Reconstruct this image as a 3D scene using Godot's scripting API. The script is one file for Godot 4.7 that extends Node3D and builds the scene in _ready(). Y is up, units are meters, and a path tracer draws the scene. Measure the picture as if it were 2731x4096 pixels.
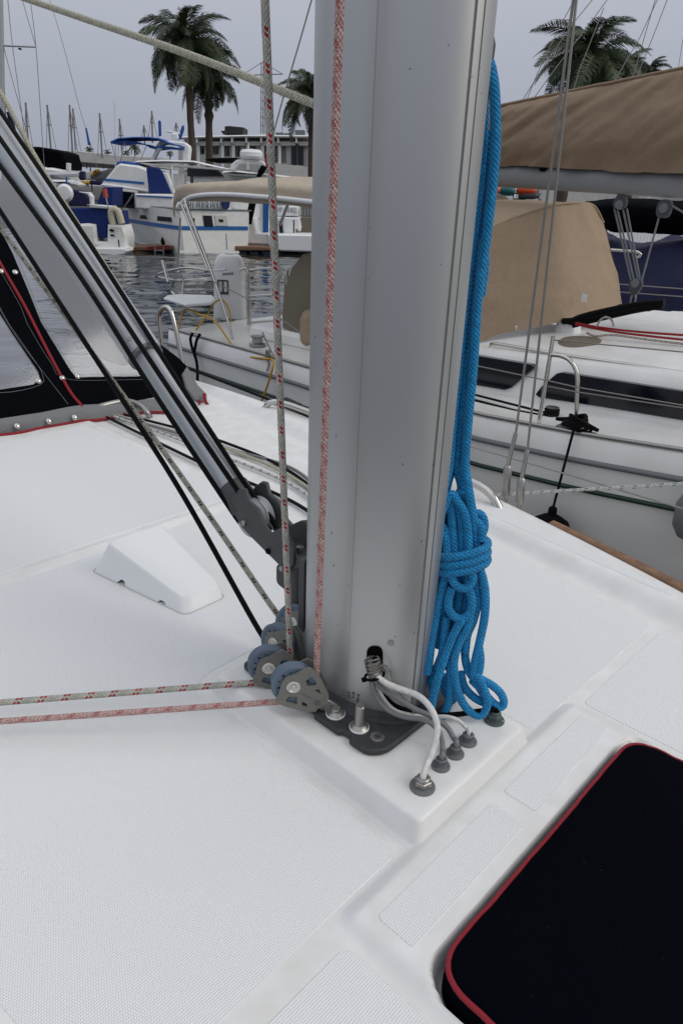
extends Node3D
# A yacht's coachroof round the foot of its mast, the yacht in the next berth, and a marina beyond.
# Metres, y up. The boat's own axes: u runs forward, v to port, from the middle of the mast's foot.

const FOCAL := 2840.0                        # lens, in units of the survey grid (2731 x 4096)
const EYE := Vector3(0, 0.85, 0)
const FWD := Vector3(0.7331140, 0, 0.6801058)
const PORT := Vector3(0.6801058, 0, -0.7331140)
const MAST := Vector3(0.0515, 0, -1.05)
const WATER := -1.75
const MA := 0.125                            # half length and half width of the mast's section
const MBW := 0.082
var lens: Basis
var names := {}
var T := {}                                  # textures
var M := {}                                  # materials
var rng := RandomNumberGenerator.new()

# ---------------------------------------------------------------- surveying
func bearing(x: float, y: float) -> Vector3:
	return lens * Vector3((x - 1365.5) / FOCAL, -(y - 2048.0) / FOCAL, -1.0)
func lvl(x: float, y: float, h: float) -> Vector3:      # point of a bearing at height h
	var d := bearing(x, y)
	return EYE + d * ((h - EYE.y) / d.y)
func prt(x: float, y: float, v: float) -> Vector3:      # point of a bearing at distance v to port of the mast
	var d := bearing(x, y)
	return EYE + d * ((v - (EYE - MAST).dot(PORT)) / d.dot(PORT))
func dst(x: float, y: float, z: float) -> Vector3:      # point of a bearing at distance z
	var d := bearing(x, y)
	return EYE + d * (z / d.z)
func onmast(x: float, y: float, off := 0.0) -> Vector3: # point of a bearing on the mast's skin
	var d := bearing(x, y)
	var o := EYE - MAST
	var a := MA + off
	var b := MBW + off
	var du := d.dot(FWD) / a
	var dv := d.dot(PORT) / b
	var ou := o.dot(FWD) / a
	var ov := o.dot(PORT) / b
	var A := du * du + dv * dv
	var Bq := ou * du + ov * dv
	var Cq := ou * ou + ov * ov - 1.0
	var disc := maxf(Bq * Bq - A * Cq, 0.0)
	var t1 := (-Bq - sqrt(disc)) / A
	var t0 := t1 - 0.03
	for i in 24:                                         # the section is slightly squarer than an ellipse
		var tm := (t0 + t1) / 2.0
		if pow(absf(ou + du * tm), 2.1) + pow(absf(ov + dv * tm), 2.1) > 1.0: t0 = tm
		else: t1 = tm
	return EYE + d * t1
func B(u: float, v: float, h: float) -> Vector3:
	return MAST + FWD * u + PORT * v + Vector3(0, h, 0)
func uvh(p: Vector3) -> Vector3:
	return Vector3((p - MAST).dot(FWD), (p - MAST).dot(PORT), p.y)
func Fr(u: float, v: float, h: float) -> Transform3D:   # frame: x forward, y to port, z up
	return Transform3D(Basis(FWD, PORT, Vector3.UP), B(u, v, h))
func frame(o: Vector3, x: Vector3, y: Vector3) -> Transform3D:
	x = x.normalized()
	var z := x.cross(y).normalized()
	return Transform3D(Basis(x, z.cross(x).normalized(), z), o)
func upright(o: Vector3, face: Vector3) -> Transform3D: # z looks along face, y is up
	return frame(o, Vector3.UP.cross(face), Vector3.UP)

# ---------------------------------------------------------------- mesh making
func S() -> SurfaceTool:
	var st := SurfaceTool.new()
	st.begin(Mesh.PRIMITIVE_TRIANGLES)
	st.set_smooth_group(0)
	return st
func tri(st: SurfaceTool, a: Vector3, b: Vector3, c: Vector3, ua := Vector2.ZERO, ub := Vector2.ZERO, uc := Vector2.ZERO) -> void:
	st.set_uv(ua); st.add_vertex(a)
	st.set_uv(uc); st.add_vertex(c)
	st.set_uv(ub); st.add_vertex(b)
func quad(st: SurfaceTool, a: Vector3, b: Vector3, c: Vector3, d: Vector3, ua := Vector2(0, 0), ub := Vector2(1, 0), uc := Vector2(1, 1), ud := Vector2(0, 1)) -> void:
	tri(st, a, b, c, ua, ub, uc)
	tri(st, a, c, d, ua, uc, ud)
func grid(st: SurfaceTool, rows: Array, close := false, us := 1.0, vs := 1.0, group := 0) -> void:
	st.set_smooth_group(group)
	for i in rows.size() - 1:
		var p: PackedVector3Array = rows[i]
		var q: PackedVector3Array = rows[i + 1]
		var n := p.size()
		for j in (n if close else n - 1):
			var k := (j + 1) % n
			var u0 := us * j / n
			var u1 := us * (j + 1) / n
			var v0 := vs * i / (rows.size() - 1)
			var v1 := vs * (i + 1) / (rows.size() - 1)
			quad(st, p[j], p[k], q[k], q[j], Vector2(u0, v0), Vector2(u1, v0), Vector2(u1, v1), Vector2(u0, v1))
func fan(st: SurfaceTool, ring: PackedVector3Array, group: int, flip := false) -> void:
	st.set_smooth_group(group)
	var c := Vector3.ZERO
	for p in ring: c += p
	c /= ring.size()
	for i in ring.size():
		var a := ring[i]
		var b := ring[(i + 1) % ring.size()]
		if flip: tri(st, c, b, a)
		else: tri(st, c, a, b)
func smooth_path(pts: Array, step: float, closed := false) -> PackedVector3Array:
	var out := PackedVector3Array()
	var n := pts.size()
	for i in (n if closed else n - 1):
		var p0: Vector3 = pts[(i - 1 + n) % n] if closed or i > 0 else pts[0] * 2.0 - pts[1]
		var p1: Vector3 = pts[i]
		var p2: Vector3 = pts[(i + 1) % n]
		var p3: Vector3 = pts[(i + 2) % n] if closed or i < n - 2 else p2 * 2.0 - p1
		var m := maxi(1, int(ceil(p1.distance_to(p2) / step)))
		for k in m:
			var t := float(k) / m
			out.append(0.5 * ((2.0 * p1) + (p2 - p0) * t + (2.0 * p0 - 5.0 * p1 + 4.0 * p2 - p3) * t * t + (3.0 * p1 - p0 - 3.0 * p2 + p3) * t * t * t))
	if not closed: out.append(pts[n - 1])
	return out
func tube(st: SurfaceTool, path: PackedVector3Array, rad, sides := 8, vper := 20.0, caps := true, closed := false, squash := 1.0) -> void:
	# a round bar along a path; rad is a number or a PackedFloat32Array; the texture runs vper times a metre
	var n := path.size()
	if n < 2: return
	st.set_smooth_group(0)
	var t0 := (path[1] - path[0]).normalized()
	var nrm := t0.cross(Vector3.UP)
	if nrm.length() < 0.05: nrm = t0.cross(Vector3.RIGHT)
	nrm = nrm.normalized()
	var rows := []
	var along := PackedFloat32Array()
	var dist := 0.0
	for i in n:
		var a := path[(i - 1 + n) % n] if closed or i > 0 else path[0]
		var b := path[(i + 1) % n] if closed or i < n - 1 else path[n - 1]
		var t := (b - a).normalized()
		if i > 0: dist += path[i].distance_to(path[i - 1])
		nrm = (nrm - t * nrm.dot(t)).normalized()
		var bi := t.cross(nrm)
		var r: float = rad if rad is float else rad[i]
		var ring := PackedVector3Array()
		for j in sides:
			var an := TAU * j / sides
			ring.append(path[i] + (nrm * cos(an) + bi * sin(an) * squash) * r)
		rows.append(ring)
		along.append(dist * vper)
	if closed:
		rows.append(rows[0])
		along.append((dist + path[0].distance_to(path[n - 1])) * vper)
	for i in rows.size() - 1:
		for j in sides:
			var k := (j + 1) % sides
			var u0 := float(j) / sides
			var u1 := float(j + 1) / sides
			quad(st, rows[i][j], rows[i][k], rows[i + 1][k], rows[i + 1][j], Vector2(u0, along[i]), Vector2(u1, along[i]), Vector2(u1, along[i + 1]), Vector2(u0, along[i + 1]))
	if caps and not closed:
		fan(st, rows[0], 7, true)
		fan(st, rows[n - 1], 8)
func bar(st: SurfaceTool, a: Vector3, b: Vector3, r: float, sides := 8, vper := 20.0) -> void:
	tube(st, PackedVector3Array([a, b]), r, sides, vper)
func inset(poly: PackedVector2Array, d: float) -> PackedVector2Array:   # poly runs counter-clockwise
	var out := PackedVector2Array()
	var n := poly.size()
	for i in n:
		var e0 := (poly[i] - poly[(i - 1 + n) % n]).normalized()
		var e1 := (poly[(i + 1) % n] - poly[i]).normalized()
		var nn := Vector2(-e0.y - e1.y, e0.x + e1.x)
		var l := nn.length()
		if l < 0.01: out.append(poly[i]); continue
		nn /= l
		out.append(poly[i] + nn * d / maxf(0.4, nn.dot(Vector2(-e1.y, e1.x))))
	return out
func ccw(poly: PackedVector2Array) -> PackedVector2Array:
	if Geometry2D.is_polygon_clockwise(poly):
		var r := poly.duplicate()
		r.reverse()
		return r
	return poly
func rounded(poly: PackedVector2Array, r: float, n := 5) -> PackedVector2Array:
	var out := PackedVector2Array()
	var m := poly.size()
	for i in m:
		var p := poly[i]
		var a := poly[(i - 1 + m) % m] - p
		var b := poly[(i + 1) % m] - p
		var d := minf(r, minf(a.length(), b.length()) * 0.48)
		var p0 := p + a.normalized() * d
		var p1 := p + b.normalized() * d
		for k in n + 1:
			var t := float(k) / n
			out.append(p0 * (1 - t) * (1 - t) + p * 2 * t * (1 - t) + p1 * t * t)
	return out
func prism(st: SurfaceTool, poly: PackedVector2Array, f: Transform3D, z0: float, z1: float, bev := 0.0, uvk := 1.0) -> void:
	# a plate: poly in f's xy plane from z0 to z1, edges bevelled at both faces
	poly = ccw(poly)
	var rings := []
	if bev > 0.0:
		var small := inset(poly, bev)
		rings = [[small, z0], [poly, z0 + bev], [poly, z1 - bev], [small, z1]]
	else:
		rings = [[poly, z0], [poly, z1]]
	var n := poly.size()
	for i in rings.size() - 1:
		for j in n:
			var k := (j + 1) % n
			st.set_smooth_group(-1 if n < 12 else i + 1)
			var a: Vector2 = rings[i][0][j]
			var b: Vector2 = rings[i][0][k]
			var c: Vector2 = rings[i + 1][0][k]
			var d: Vector2 = rings[i + 1][0][j]
			quad(st, f * Vector3(a.x, a.y, rings[i][1]), f * Vector3(b.x, b.y, rings[i][1]), f * Vector3(c.x, c.y, rings[i + 1][1]), f * Vector3(d.x, d.y, rings[i + 1][1]), a * uvk, b * uvk, c * uvk, d * uvk)
	var top: PackedVector2Array = rings[-1][0]
	var ids := Geometry2D.triangulate_polygon(top)
	for e in [[rings[-1], false], [rings[0], true]]:
		st.set_smooth_group(-1)
		for i in range(0, ids.size(), 3):
			var pp := []
			for k in 3: pp.append(top[ids[i + k]])
			if (pp[1] - pp[0]).cross(pp[2] - pp[0]) < 0: pp = [pp[0], pp[2], pp[1]]
			if e[1]: pp = [pp[0], pp[2], pp[1]]
			var zz: float = e[0][1]
			tri(st, f * Vector3(pp[0].x, pp[0].y, zz), f * Vector3(pp[1].x, pp[1].y, zz), f * Vector3(pp[2].x, pp[2].y, zz), pp[0] * uvk, pp[1] * uvk, pp[2] * uvk)
func rect(w: float, h: float, cx := 0.0, cy := 0.0) -> PackedVector2Array:
	return PackedVector2Array([Vector2(cx - w / 2, cy - h / 2), Vector2(cx + w / 2, cy - h / 2), Vector2(cx + w / 2, cy + h / 2), Vector2(cx - w / 2, cy + h / 2)])
func box(st: SurfaceTool, f: Transform3D, size: Vector3, bev := 0.0) -> void:   # f's origin is the middle
	prism(st, rect(size.x, size.y), f, -size.z / 2, size.z / 2, bev)
func lathe(st: SurfaceTool, prof: Array, f: Transform3D, segs := 20, crease := 0.6) -> void:  # prof: [radius, height along f's z]
	var g := 1
	var last := Vector2.ZERO
	for i in prof.size() - 1:
		var a := Vector2(prof[i][0], prof[i][1])
		var b := Vector2(prof[i + 1][0], prof[i + 1][1])
		var d := (b - a).normalized()
		if i > 0 and d.dot(last) < cos(crease): g += 1
		last = d
		st.set_smooth_group(g)
		for j in segs:
			var t0 := TAU * j / segs
			var t1 := TAU * (j + 1) / segs
			var p00 := f * Vector3(a.x * cos(t0), a.x * sin(t0), a.y)
			var p01 := f * Vector3(a.x * cos(t1), a.x * sin(t1), a.y)
			var p10 := f * Vector3(b.x * cos(t0), b.x * sin(t0), b.y)
			var p11 := f * Vector3(b.x * cos(t1), b.x * sin(t1), b.y)
			if b.x < 1e-6: tri(st, p00, p01, p10)
			elif a.x < 1e-6: tri(st, p00, p11, p10)
			else: quad(st, p00, p01, p11, p10)
func poly3(st: SurfaceTool, pts: Array, away: Vector3, thick: float, bev := 0.0) -> void:
	# a panel through points that lie about in one plane, thick metres deep along away (which gives its back)
	var o: Vector3 = pts[0]
	var z := -away.normalized()
	var x: Vector3 = (pts[1] - o)
	x = (x - z * x.dot(z)).normalized()
	var f := Transform3D(Basis(x, z.cross(x), z), o)
	var inv := f.affine_inverse()
	var p2 := PackedVector2Array()
	for p in pts:
		var q: Vector3 = inv * p
		p2.append(Vector2(q.x, q.y))
	prism(st, p2, f, -thick, 0.0, bev)

# ---------------------------------------------------------------- objects
func numbered(called: String) -> String:
	var k: int = names.get(called, 0)
	names[called] = k + 1
	return called if k == 0 else "%s_%03d" % [called, k]
func obj(called: String, st: SurfaceTool, m: Material, parent: Node = null) -> MeshInstance3D:
	st.generate_normals()
	st.generate_tangents()
	return inst(called, st.commit(), m, parent)
func inst(called: String, mesh: Mesh, m: Material, parent: Node = null) -> MeshInstance3D:
	var o := MeshInstance3D.new()
	o.mesh = mesh
	o.material_override = m
	o.cast_shadow = GeometryInstance3D.SHADOW_CASTING_SETTING_ON
	if parent == null:
		o.name = numbered(called)
		add_child(o)
	else:
		o.name = called
		parent.add_child(o, true)
	return o
func tag(o: Node, label: String, category: String, group := "") -> Node:
	o.set_meta("label", label)
	o.set_meta("category", category)
	if group: o.set_meta("group", group)
	return o
func thing(called: String, label: String, category: String, group := "", at := Vector3.ZERO) -> Node3D:
	var o := Node3D.new()
	o.name = numbered(called)
	add_child(o)
	o.position = at
	tag(o, label, category, group)
	return o
func struct(o: Node) -> Node:
	o.set_meta("kind", "structure")
	return o

# ---------------------------------------------------------------- textures and materials
func image_tex(w: int, h: int, f: Callable) -> ImageTexture:
	var im := Image.create(w, h, false, Image.FORMAT_RGBA8)
	for y in h:
		for x in w: im.set_pixel(x, y, f.call(float(x) / w, float(y) / h))
	return ImageTexture.create_from_image(im)
func bump_tex(w: int, h: int, f: Callable, k := 4.0) -> ImageTexture:
	# tangent normals from a height function that repeats over 0..1
	var hs := PackedFloat32Array()
	for y in h:
		for x in w: hs.append(f.call(float(x) / w, float(y) / h))
	var im := Image.create(w, h, false, Image.FORMAT_RGBA8)
	for y in h:
		for x in w:
			var dx := (hs[y * w + (x + 1) % w] - hs[y * w + (x - 1 + w) % w]) * k
			var dy := (hs[((y + 1) % h) * w + x] - hs[((y - 1 + h) % h) * w + x]) * k
			var n := Vector3(-dx, dy, 1).normalized()
			im.set_pixel(x, y, Color(n.x * 0.5 + 0.5, n.y * 0.5 + 0.5, n.z * 0.5 + 0.5))
	return ImageTexture.create_from_image(im)
func noise_tex(freq: float, lo: Color, hi: Color, sz := 512, oct := 4, seed_ := 1, as_normal := false, bump := 4.0) -> NoiseTexture2D:
	var t := NoiseTexture2D.new()
	var n := FastNoiseLite.new()
	n.noise_type = FastNoiseLite.TYPE_SIMPLEX_SMOOTH
	n.frequency = freq
	n.fractal_octaves = oct
	n.seed = seed_
	t.noise = n
	t.width = sz
	t.height = sz
	t.seamless = true
	t.as_normal_map = as_normal
	t.bump_strength = bump
	if not as_normal:
		var g := Gradient.new()
		g.set_color(0, lo)
		g.set_color(1, hi)
		t.color_ramp = g
	return t
func mat(c: Color, rough := 0.6, metal := 0.0) -> StandardMaterial3D:
	var m := StandardMaterial3D.new()
	m.albedo_color = c
	m.roughness = rough
	m.metallic = metal
	return m
func tri_tex(m: StandardMaterial3D, albedo: Texture2D, normal: Texture2D, scale_: float, ns := 1.0) -> StandardMaterial3D:
	m.uv1_triplanar = true
	m.uv1_world_triplanar = true
	m.uv1_scale = Vector3.ONE * scale_
	if albedo: m.albedo_texture = albedo
	if normal:
		m.normal_enabled = true
		m.normal_texture = normal
		m.normal_scale = ns
	return m
func braid(x: float, y: float, nx: float, ny: float) -> float:     # plaited strands, height 0..1
	var s := x * nx + y * ny
	var t := x * nx - y * ny
	var even := posmod(int(floor(s)) + int(floor(t)), 2) == 0
	var f := s if even else t
	var g := t if even else s
	return pow(sin(PI * fposmod(f, 1.0)), 0.6) * (0.55 + 0.45 * sin(PI * fposmod(g, 1.0)))
func rope(called: String, base: Color, fleck: Color, how: int) -> StandardMaterial3D:
	# how: 0 plain, 1 paired flecks, 2 mottled with bands of colour, 3 paired flecks, narrow and dark
	var r := RandomNumberGenerator.new()
	r.seed = called.hash()
	var tone := PackedFloat32Array()
	for i in 4096: tone.append(r.randf())
	var m := mat(Color.WHITE, 0.85)
	m.albedo_texture = image_tex(48, 128, func(x: float, y: float) -> Color:
		var s := int(floor(x * 6.0 + y * 12.0))
		var t := int(floor(x * 6.0 - y * 12.0))
		var k := posmod(posmod(s, 12) * 61 + posmod(t, 12) * 17, 4096)
		var c := base * (0.9 + 0.2 * tone[k])
		if how == 1 or how == 3:
			var lane := int(floor(x * 4.0))
			var a := fposmod(y * 2.0 + 0.5 * lane + x * 0.5, 1.0)
			var near := fposmod(x * 4.0, 1.0)
			var w := 0.62 if how == 1 else 0.5
			if near > 0.1 and near < 0.1 + w and a > 0.3 and a < 0.58 and absf(a - 0.44) > 0.03: c = fleck * (0.85 + 0.3 * tone[k])
		elif how == 2:
			var fine := tone[posmod(int(x * 48) * 7 + int(y * 128) * 131, 4096)]
			var band := absf(fposmod(y * 2.0 + x * 0.6, 1.0) - 0.5) * 2.0
			c = base if fine > (0.42 if band > 0.22 else 0.8) else fleck.lerp(base, 0.25 * fine)
		c.a = 1.0
		return c)
	m.normal_enabled = true
	m.normal_texture = T.braid
	m.normal_scale = 1.0
	m.rim_enabled = true
	m.rim = 0.15
	return m

# ---------------------------------------------------------------- the scene
func _ready() -> void:
	rng.seed = 7
	# camera
	var dn := Vector3(1134.0 - 1365.5, -(8367.0 - 2048.0), -FOCAL).normalized()
	var up := -dn
	var ahead := Vector3(0, 0, -1)
	ahead = (ahead - up * ahead.dot(up)).normalized()
	var right := ahead.cross(up)
	lens = Basis(right, up, -ahead).transposed()
	var cam := Camera3D.new()
	cam.name = "camera"
	cam.fov = rad_to_deg(2.0 * atan(2048.0 / FOCAL))
	cam.near = 0.05
	cam.far = 900.0
	cam.transform = Transform3D(lens, EYE)
	add_child(cam)
	cam.current = true
	# overcast sky, brightest overhead
	var sm := ProceduralSkyMaterial.new()
	sm.sky_top_color = Color(1.0, 1.015, 1.05)
	sm.sky_horizon_color = Color(0.622, 0.642, 0.702)
	sm.sky_curve = 0.6
	sm.ground_horizon_color = Color(0.60, 0.62, 0.67)
	sm.ground_bottom_color = Color(0.10, 0.11, 0.12)
	sm.sky_energy_multiplier = 1.0
	sm.sun_angle_max = 0.1
	var sky := Sky.new()
	sky.sky_material = sm
	var env := Environment.new()
	env.background_mode = Environment.BG_SKY
	env.sky = sky
	env.tonemap_mode = Environment.TONE_MAPPER_LINEAR
	env.tonemap_exposure = 0.95
	env.fog_enabled = false
	env.fog_density = 0.0011
	env.fog_light_color = Color(0.70, 0.715, 0.75)
	env.sdfgi_enabled = true
	env.ssao_enabled = true
	env.ssil_enabled = true
	var we := WorldEnvironment.new()
	we.environment = env
	add_child(we)
	# the sun behind cloud: a broad, weak light from ahead of the bow
	var sun := DirectionalLight3D.new()
	sun.name = "sun"
	sun.light_energy = 0.42
	sun.light_angular_distance = 40.0
	sun.light_color = Color(1.0, 0.99, 0.975)
	sun.shadow_enabled = true
	add_child(sun)
	sun.look_at_from_position(Vector3(8.0, 6.5, 1.8), Vector3.ZERO)
	make_materials()
	build_water()
	build_deck()
	build_pod()
	build_mast()
	build_vang()
	build_blocks()
	build_ropes()
	build_coil()
	build_cables()
	build_hatch_cover()
	build_vent()
	build_rails()
	build_sprayhood()
	build_neighbour()
	build_neighbour_gear()
	build_far()

func make_materials() -> void:
	T.braid = bump_tex(48, 128, func(x: float, y: float) -> float: return braid(x, y, 6.0, 12.0), 2.4)
	T.grain = noise_tex(0.02, Color(0.93, 0.93, 0.93), Color(1, 1, 1), 512, 5, 3)
	T.dirt = noise_tex(0.008, Color(0.935, 0.925, 0.905), Color(1, 1, 1), 1024, 6, 11)
	T.weave = bump_tex(32, 32, func(x: float, y: float) -> float:
		return absf(sin(PI * 8.0 * x)) * (1.0 if posmod(int(x * 8) + int(y * 8), 2) == 0 else 0.4) + absf(sin(PI * 8.0 * y)) * 0.5, 0.5)
	T.wrinkle = noise_tex(0.012, Color.BLACK, Color.WHITE, 512, 4, 21, true, 8.0)
	T.nonskid = bump_tex(64, 64, func(x: float, y: float) -> float:
		var a := absf(fposmod(x * 8.0, 1.0) * 2.0 - 1.0)
		var b := absf(fposmod(y * 8.0 + 0.5 * floor(x * 8.0), 1.0) * 2.0 - 1.0)
		return minf(1.0, 1.6 * (1.0 - maxf(a, b))), 1.3)
	T.cloth = noise_tex(0.03, Color(0.94, 0.935, 0.93), Color(1, 1, 1), 512, 5, 31)
	M.gelcoat = tri_tex(mat(Color(0.895, 0.90, 0.90), 0.34), T.dirt, null, 1.3)
	M.nonskid = mat(Color(0.915, 0.92, 0.92), 0.5)
	M.nonskid.normal_enabled = true
	M.nonskid.normal_texture = T.nonskid
	M.nonskid.uv1_scale = Vector3.ONE * 38.0
	M.nonskid.normal_scale = 1.0
	# anodised spar, with chips and runs of its own
	var chips := []
	for i in 60: chips.append([rng.randf(), rng.randf(), rng.randf_range(0.0006, 0.0022), rng.randf_range(0.5, 2.2)])
	M.spar = mat(Color(0.745, 0.75, 0.748), 0.47, 0.88)
	M.spar.albedo_texture = image_tex(256, 1024, func(x: float, y: float) -> Color:
		var c := 1.0
		return Color(c, c, c))
	var im: Image = M.spar.albedo_texture.get_image()
	for ch in chips:
		var r: float = ch[2] * 900.0
		im.fill_rect(Rect2i(int(ch[0] * 256), int(ch[1] * 1024), maxi(1, int(r)), maxi(1, int(r * ch[3]))), Color(0.28, 0.28, 0.30))
	M.spar.albedo_texture = ImageTexture.create_from_image(im)
	M.tube = mat(Color(0.70, 0.715, 0.73), 0.48, 0.15)
	M.steel = mat(Color(0.78, 0.77, 0.75), 0.2, 1.0)
	M.steel_dull = mat(Color(0.62, 0.615, 0.60), 0.38, 1.0)
	M.wire = mat(Color(0.55, 0.54, 0.52), 0.45, 0.9)
	M.casting = tri_tex(mat(Color(0.27, 0.275, 0.285), 0.55), T.grain, null, 9.0)
	M.step = tri_tex(mat(Color(0.20, 0.205, 0.215), 0.6), noise_tex(0.02, Color(0.75, 0.75, 0.75), Color(1.25, 1.22, 1.18), 512, 6, 8), null, 5.0)
	M.cheek = tri_tex(mat(Color(0.45, 0.45, 0.425), 0.5), T.grain, null, 9.0)
	M.sheave = mat(Color(0.36, 0.42, 0.49), 0.5)
	M.sheave_white = mat(Color(0.66, 0.67, 0.68), 0.45)
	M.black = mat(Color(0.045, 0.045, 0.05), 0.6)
	M.rubber = mat(Color(0.07, 0.07, 0.075), 0.75)
	M.gland = mat(Color(0.40, 0.415, 0.42), 0.55)
	M.gland_green = mat(Color(0.27, 0.315, 0.31), 0.5)
	M.cable_white = tri_tex(mat(Color(0.86, 0.86, 0.85), 0.45), noise_tex(0.03, Color(0.80, 0.79, 0.78), Color(1.03, 1.03, 1.03), 512, 5, 17), null, 6.0)
	M.cable_grey = mat(Color(0.44, 0.445, 0.45), 0.5)
	M.navy = tri_tex(mat(Color(0.032, 0.036, 0.055), 0.9), noise_tex(0.02, Color(0.8, 0.8, 0.85), Color(1.2, 1.2, 1.2), 512, 5, 41), T.wrinkle, 1.4, 0.25)
	# the hatch cover's cloth, with lint on it
	M.cover = tri_tex(mat(Color.WHITE, 0.95), null, T.wrinkle, 1.3, 0.25)
	var lint := Image.create(1024, 1024, false, Image.FORMAT_RGBA8)
	lint.fill(Color(0.024, 0.032, 0.060))
	for i in 110:
		var lx := rng.randi() % 1020
		var ly := rng.randi() % 1020
		var lc := rng.randf_range(0.08, 0.26)
		var run := rng.randi_range(1, 4)
		for k in run: lint.set_pixel(lx + (k if i % 2 == 0 else k / 2), ly + (k / 2 if i % 3 == 0 else k % 2), Color(lc, lc, lc))
	M.cover.albedo_texture = ImageTexture.create_from_image(lint)
	M.cover.metallic_specular = 0.12
	for k in ["navy", "black", "rubber"]: M[k].metallic_specular = 0.15
	M.piping = tri_tex(mat(Color(0.55, 0.09, 0.15), 0.8), T.cloth, null, 20.0)
	M.webbing = tri_tex(mat(Color(0.47, 0.475, 0.48), 0.85), T.cloth, T.weave, 14.0, 0.6)
	M.sand = tri_tex(mat(Color(0.635, 0.555, 0.465), 0.9), T.cloth, T.wrinkle, 0.9, 0.5)
	M.tan = tri_tex(mat(Color(0.565, 0.485, 0.40), 0.9), T.cloth, T.wrinkle, 0.8, 0.6)
	M.beige = tri_tex(mat(Color(0.70, 0.65, 0.575), 0.9), T.cloth, T.wrinkle, 0.7, 0.7)
	M.olive = tri_tex(mat(Color(0.46, 0.43, 0.37), 0.9), T.cloth, T.wrinkle, 1.0, 0.6)
	M.hull = tri_tex(mat(Color(0.915, 0.92, 0.915), 0.3), T.dirt, null, 0.35)
	M.white = mat(Color(0.88, 0.885, 0.885), 0.4)
	M.dirty_white = tri_tex(mat(Color(0.80, 0.80, 0.79), 0.5), T.dirt, null, 0.2)
	M.glass_dark = mat(Color(0.045, 0.06, 0.10), 0.14)
	M.grey = mat(Color(0.42, 0.43, 0.44), 0.5)
	M.teak = tri_tex(mat(Color(0.52, 0.40, 0.30), 0.7), noise_tex(0.02, Color(0.75, 0.72, 0.7), Color(1.1, 1.1, 1.1), 512, 5, 51), null, 2.0)
	M.blue_canvas = tri_tex(mat(Color(0.075, 0.30, 0.60), 0.85), T.cloth, T.wrinkle, 0.4, 0.6)
	M.navy_canvas = tri_tex(mat(Color(0.055, 0.085, 0.24), 0.85), T.cloth, T.wrinkle, 0.5, 0.7)
	M.deep_blue = tri_tex(mat(Color(0.03, 0.15, 0.41), 0.85), T.cloth, T.wrinkle, 0.4, 0.5)
	M.stripe_blue = mat(Color(0.10, 0.36, 0.62), 0.4)
	M.yellow = mat(Color(0.72, 0.55, 0.10), 0.6)
	M.rope_blue = rope("blue", Color(0.03, 0.53, 0.76), Color.BLACK, 0)
	M.rope_red = rope("red_fleck", Color(0.72, 0.72, 0.68), Color(0.66, 0.10, 0.15), 1)
	M.rope_pink = rope("pink", Color(0.82, 0.78, 0.74), Color(0.64, 0.33, 0.33), 2)
	M.rope_black_fleck = rope("black_fleck", Color(0.63, 0.62, 0.57), Color(0.04, 0.04, 0.045), 3)
	M.rope_white_fleck = rope("white_fleck", Color(0.80, 0.80, 0.78), Color(0.06, 0.06, 0.07), 3)
	M.rope_green_fleck = rope("green_fleck", Color(0.78, 0.78, 0.76), Color(0.05, 0.30, 0.33), 3)
	M.rope_cream = rope("cream", Color(0.71, 0.70, 0.62), Color.BLACK, 0)
	M.rope_black = rope("black", Color(0.045, 0.046, 0.05), Color.BLACK, 0)
	M.rope_black.metallic_specular = 0.15
	M.rope_grey = rope("grey", Color(0.50, 0.51, 0.52), Color.BLACK, 0)
	M.rope_rose = rope("rose", Color(0.62, 0.10, 0.12), Color.BLACK, 0)
	M.twine = rope("twine", Color(0.72, 0.70, 0.66), Color(0.06, 0.06, 0.06), 2)
	M.vinyl = mat(Color(0.70, 0.72, 0.78, 0.10), 0.08)
	M.vinyl.transparency = BaseMaterial3D.TRANSPARENCY_ALPHA

# ---------------------------------------------------------------- water
func build_water() -> void:
	var st := S()
	var n := FastNoiseLite.new()
	n.noise_type = FastNoiseLite.TYPE_SIMPLEX_SMOOTH
	n.seed = 4
	n.frequency = 0.55
	n.fractal_octaves = 4
	n.fractal_gain = 0.5
	var rows := []
	var z := -2.2
	while z > -62.0:
		var row := PackedVector3Array()
		for i in 241:
			var x := lerpf(-1.0, 0.75, i / 240.0) * (7.0 - z * 0.36)
			row.append(Vector3(x, WATER + 0.05 * n.get_noise_2d(x * 0.8, z * 1.5) * clampf(1.4 - absf(z) / 90.0, 0.3, 1.0), z))
		rows.append(row)
		z -= 0.055 + absf(z) * 0.0065
	grid(st, rows, false)
	var m := mat(Color(0.10, 0.135, 0.14), 0.07)
	m.metallic_specular = 0.5
	var w := obj("water", st, m)
	struct(w)
	var far := S()
	quad(far, Vector3(-500, WATER - 0.1, 60), Vector3(500, WATER - 0.1, 60), Vector3(500, WATER - 0.1, -700), Vector3(-500, WATER - 0.1, -700))
	struct(obj("harbour_water", far, m))

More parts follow.
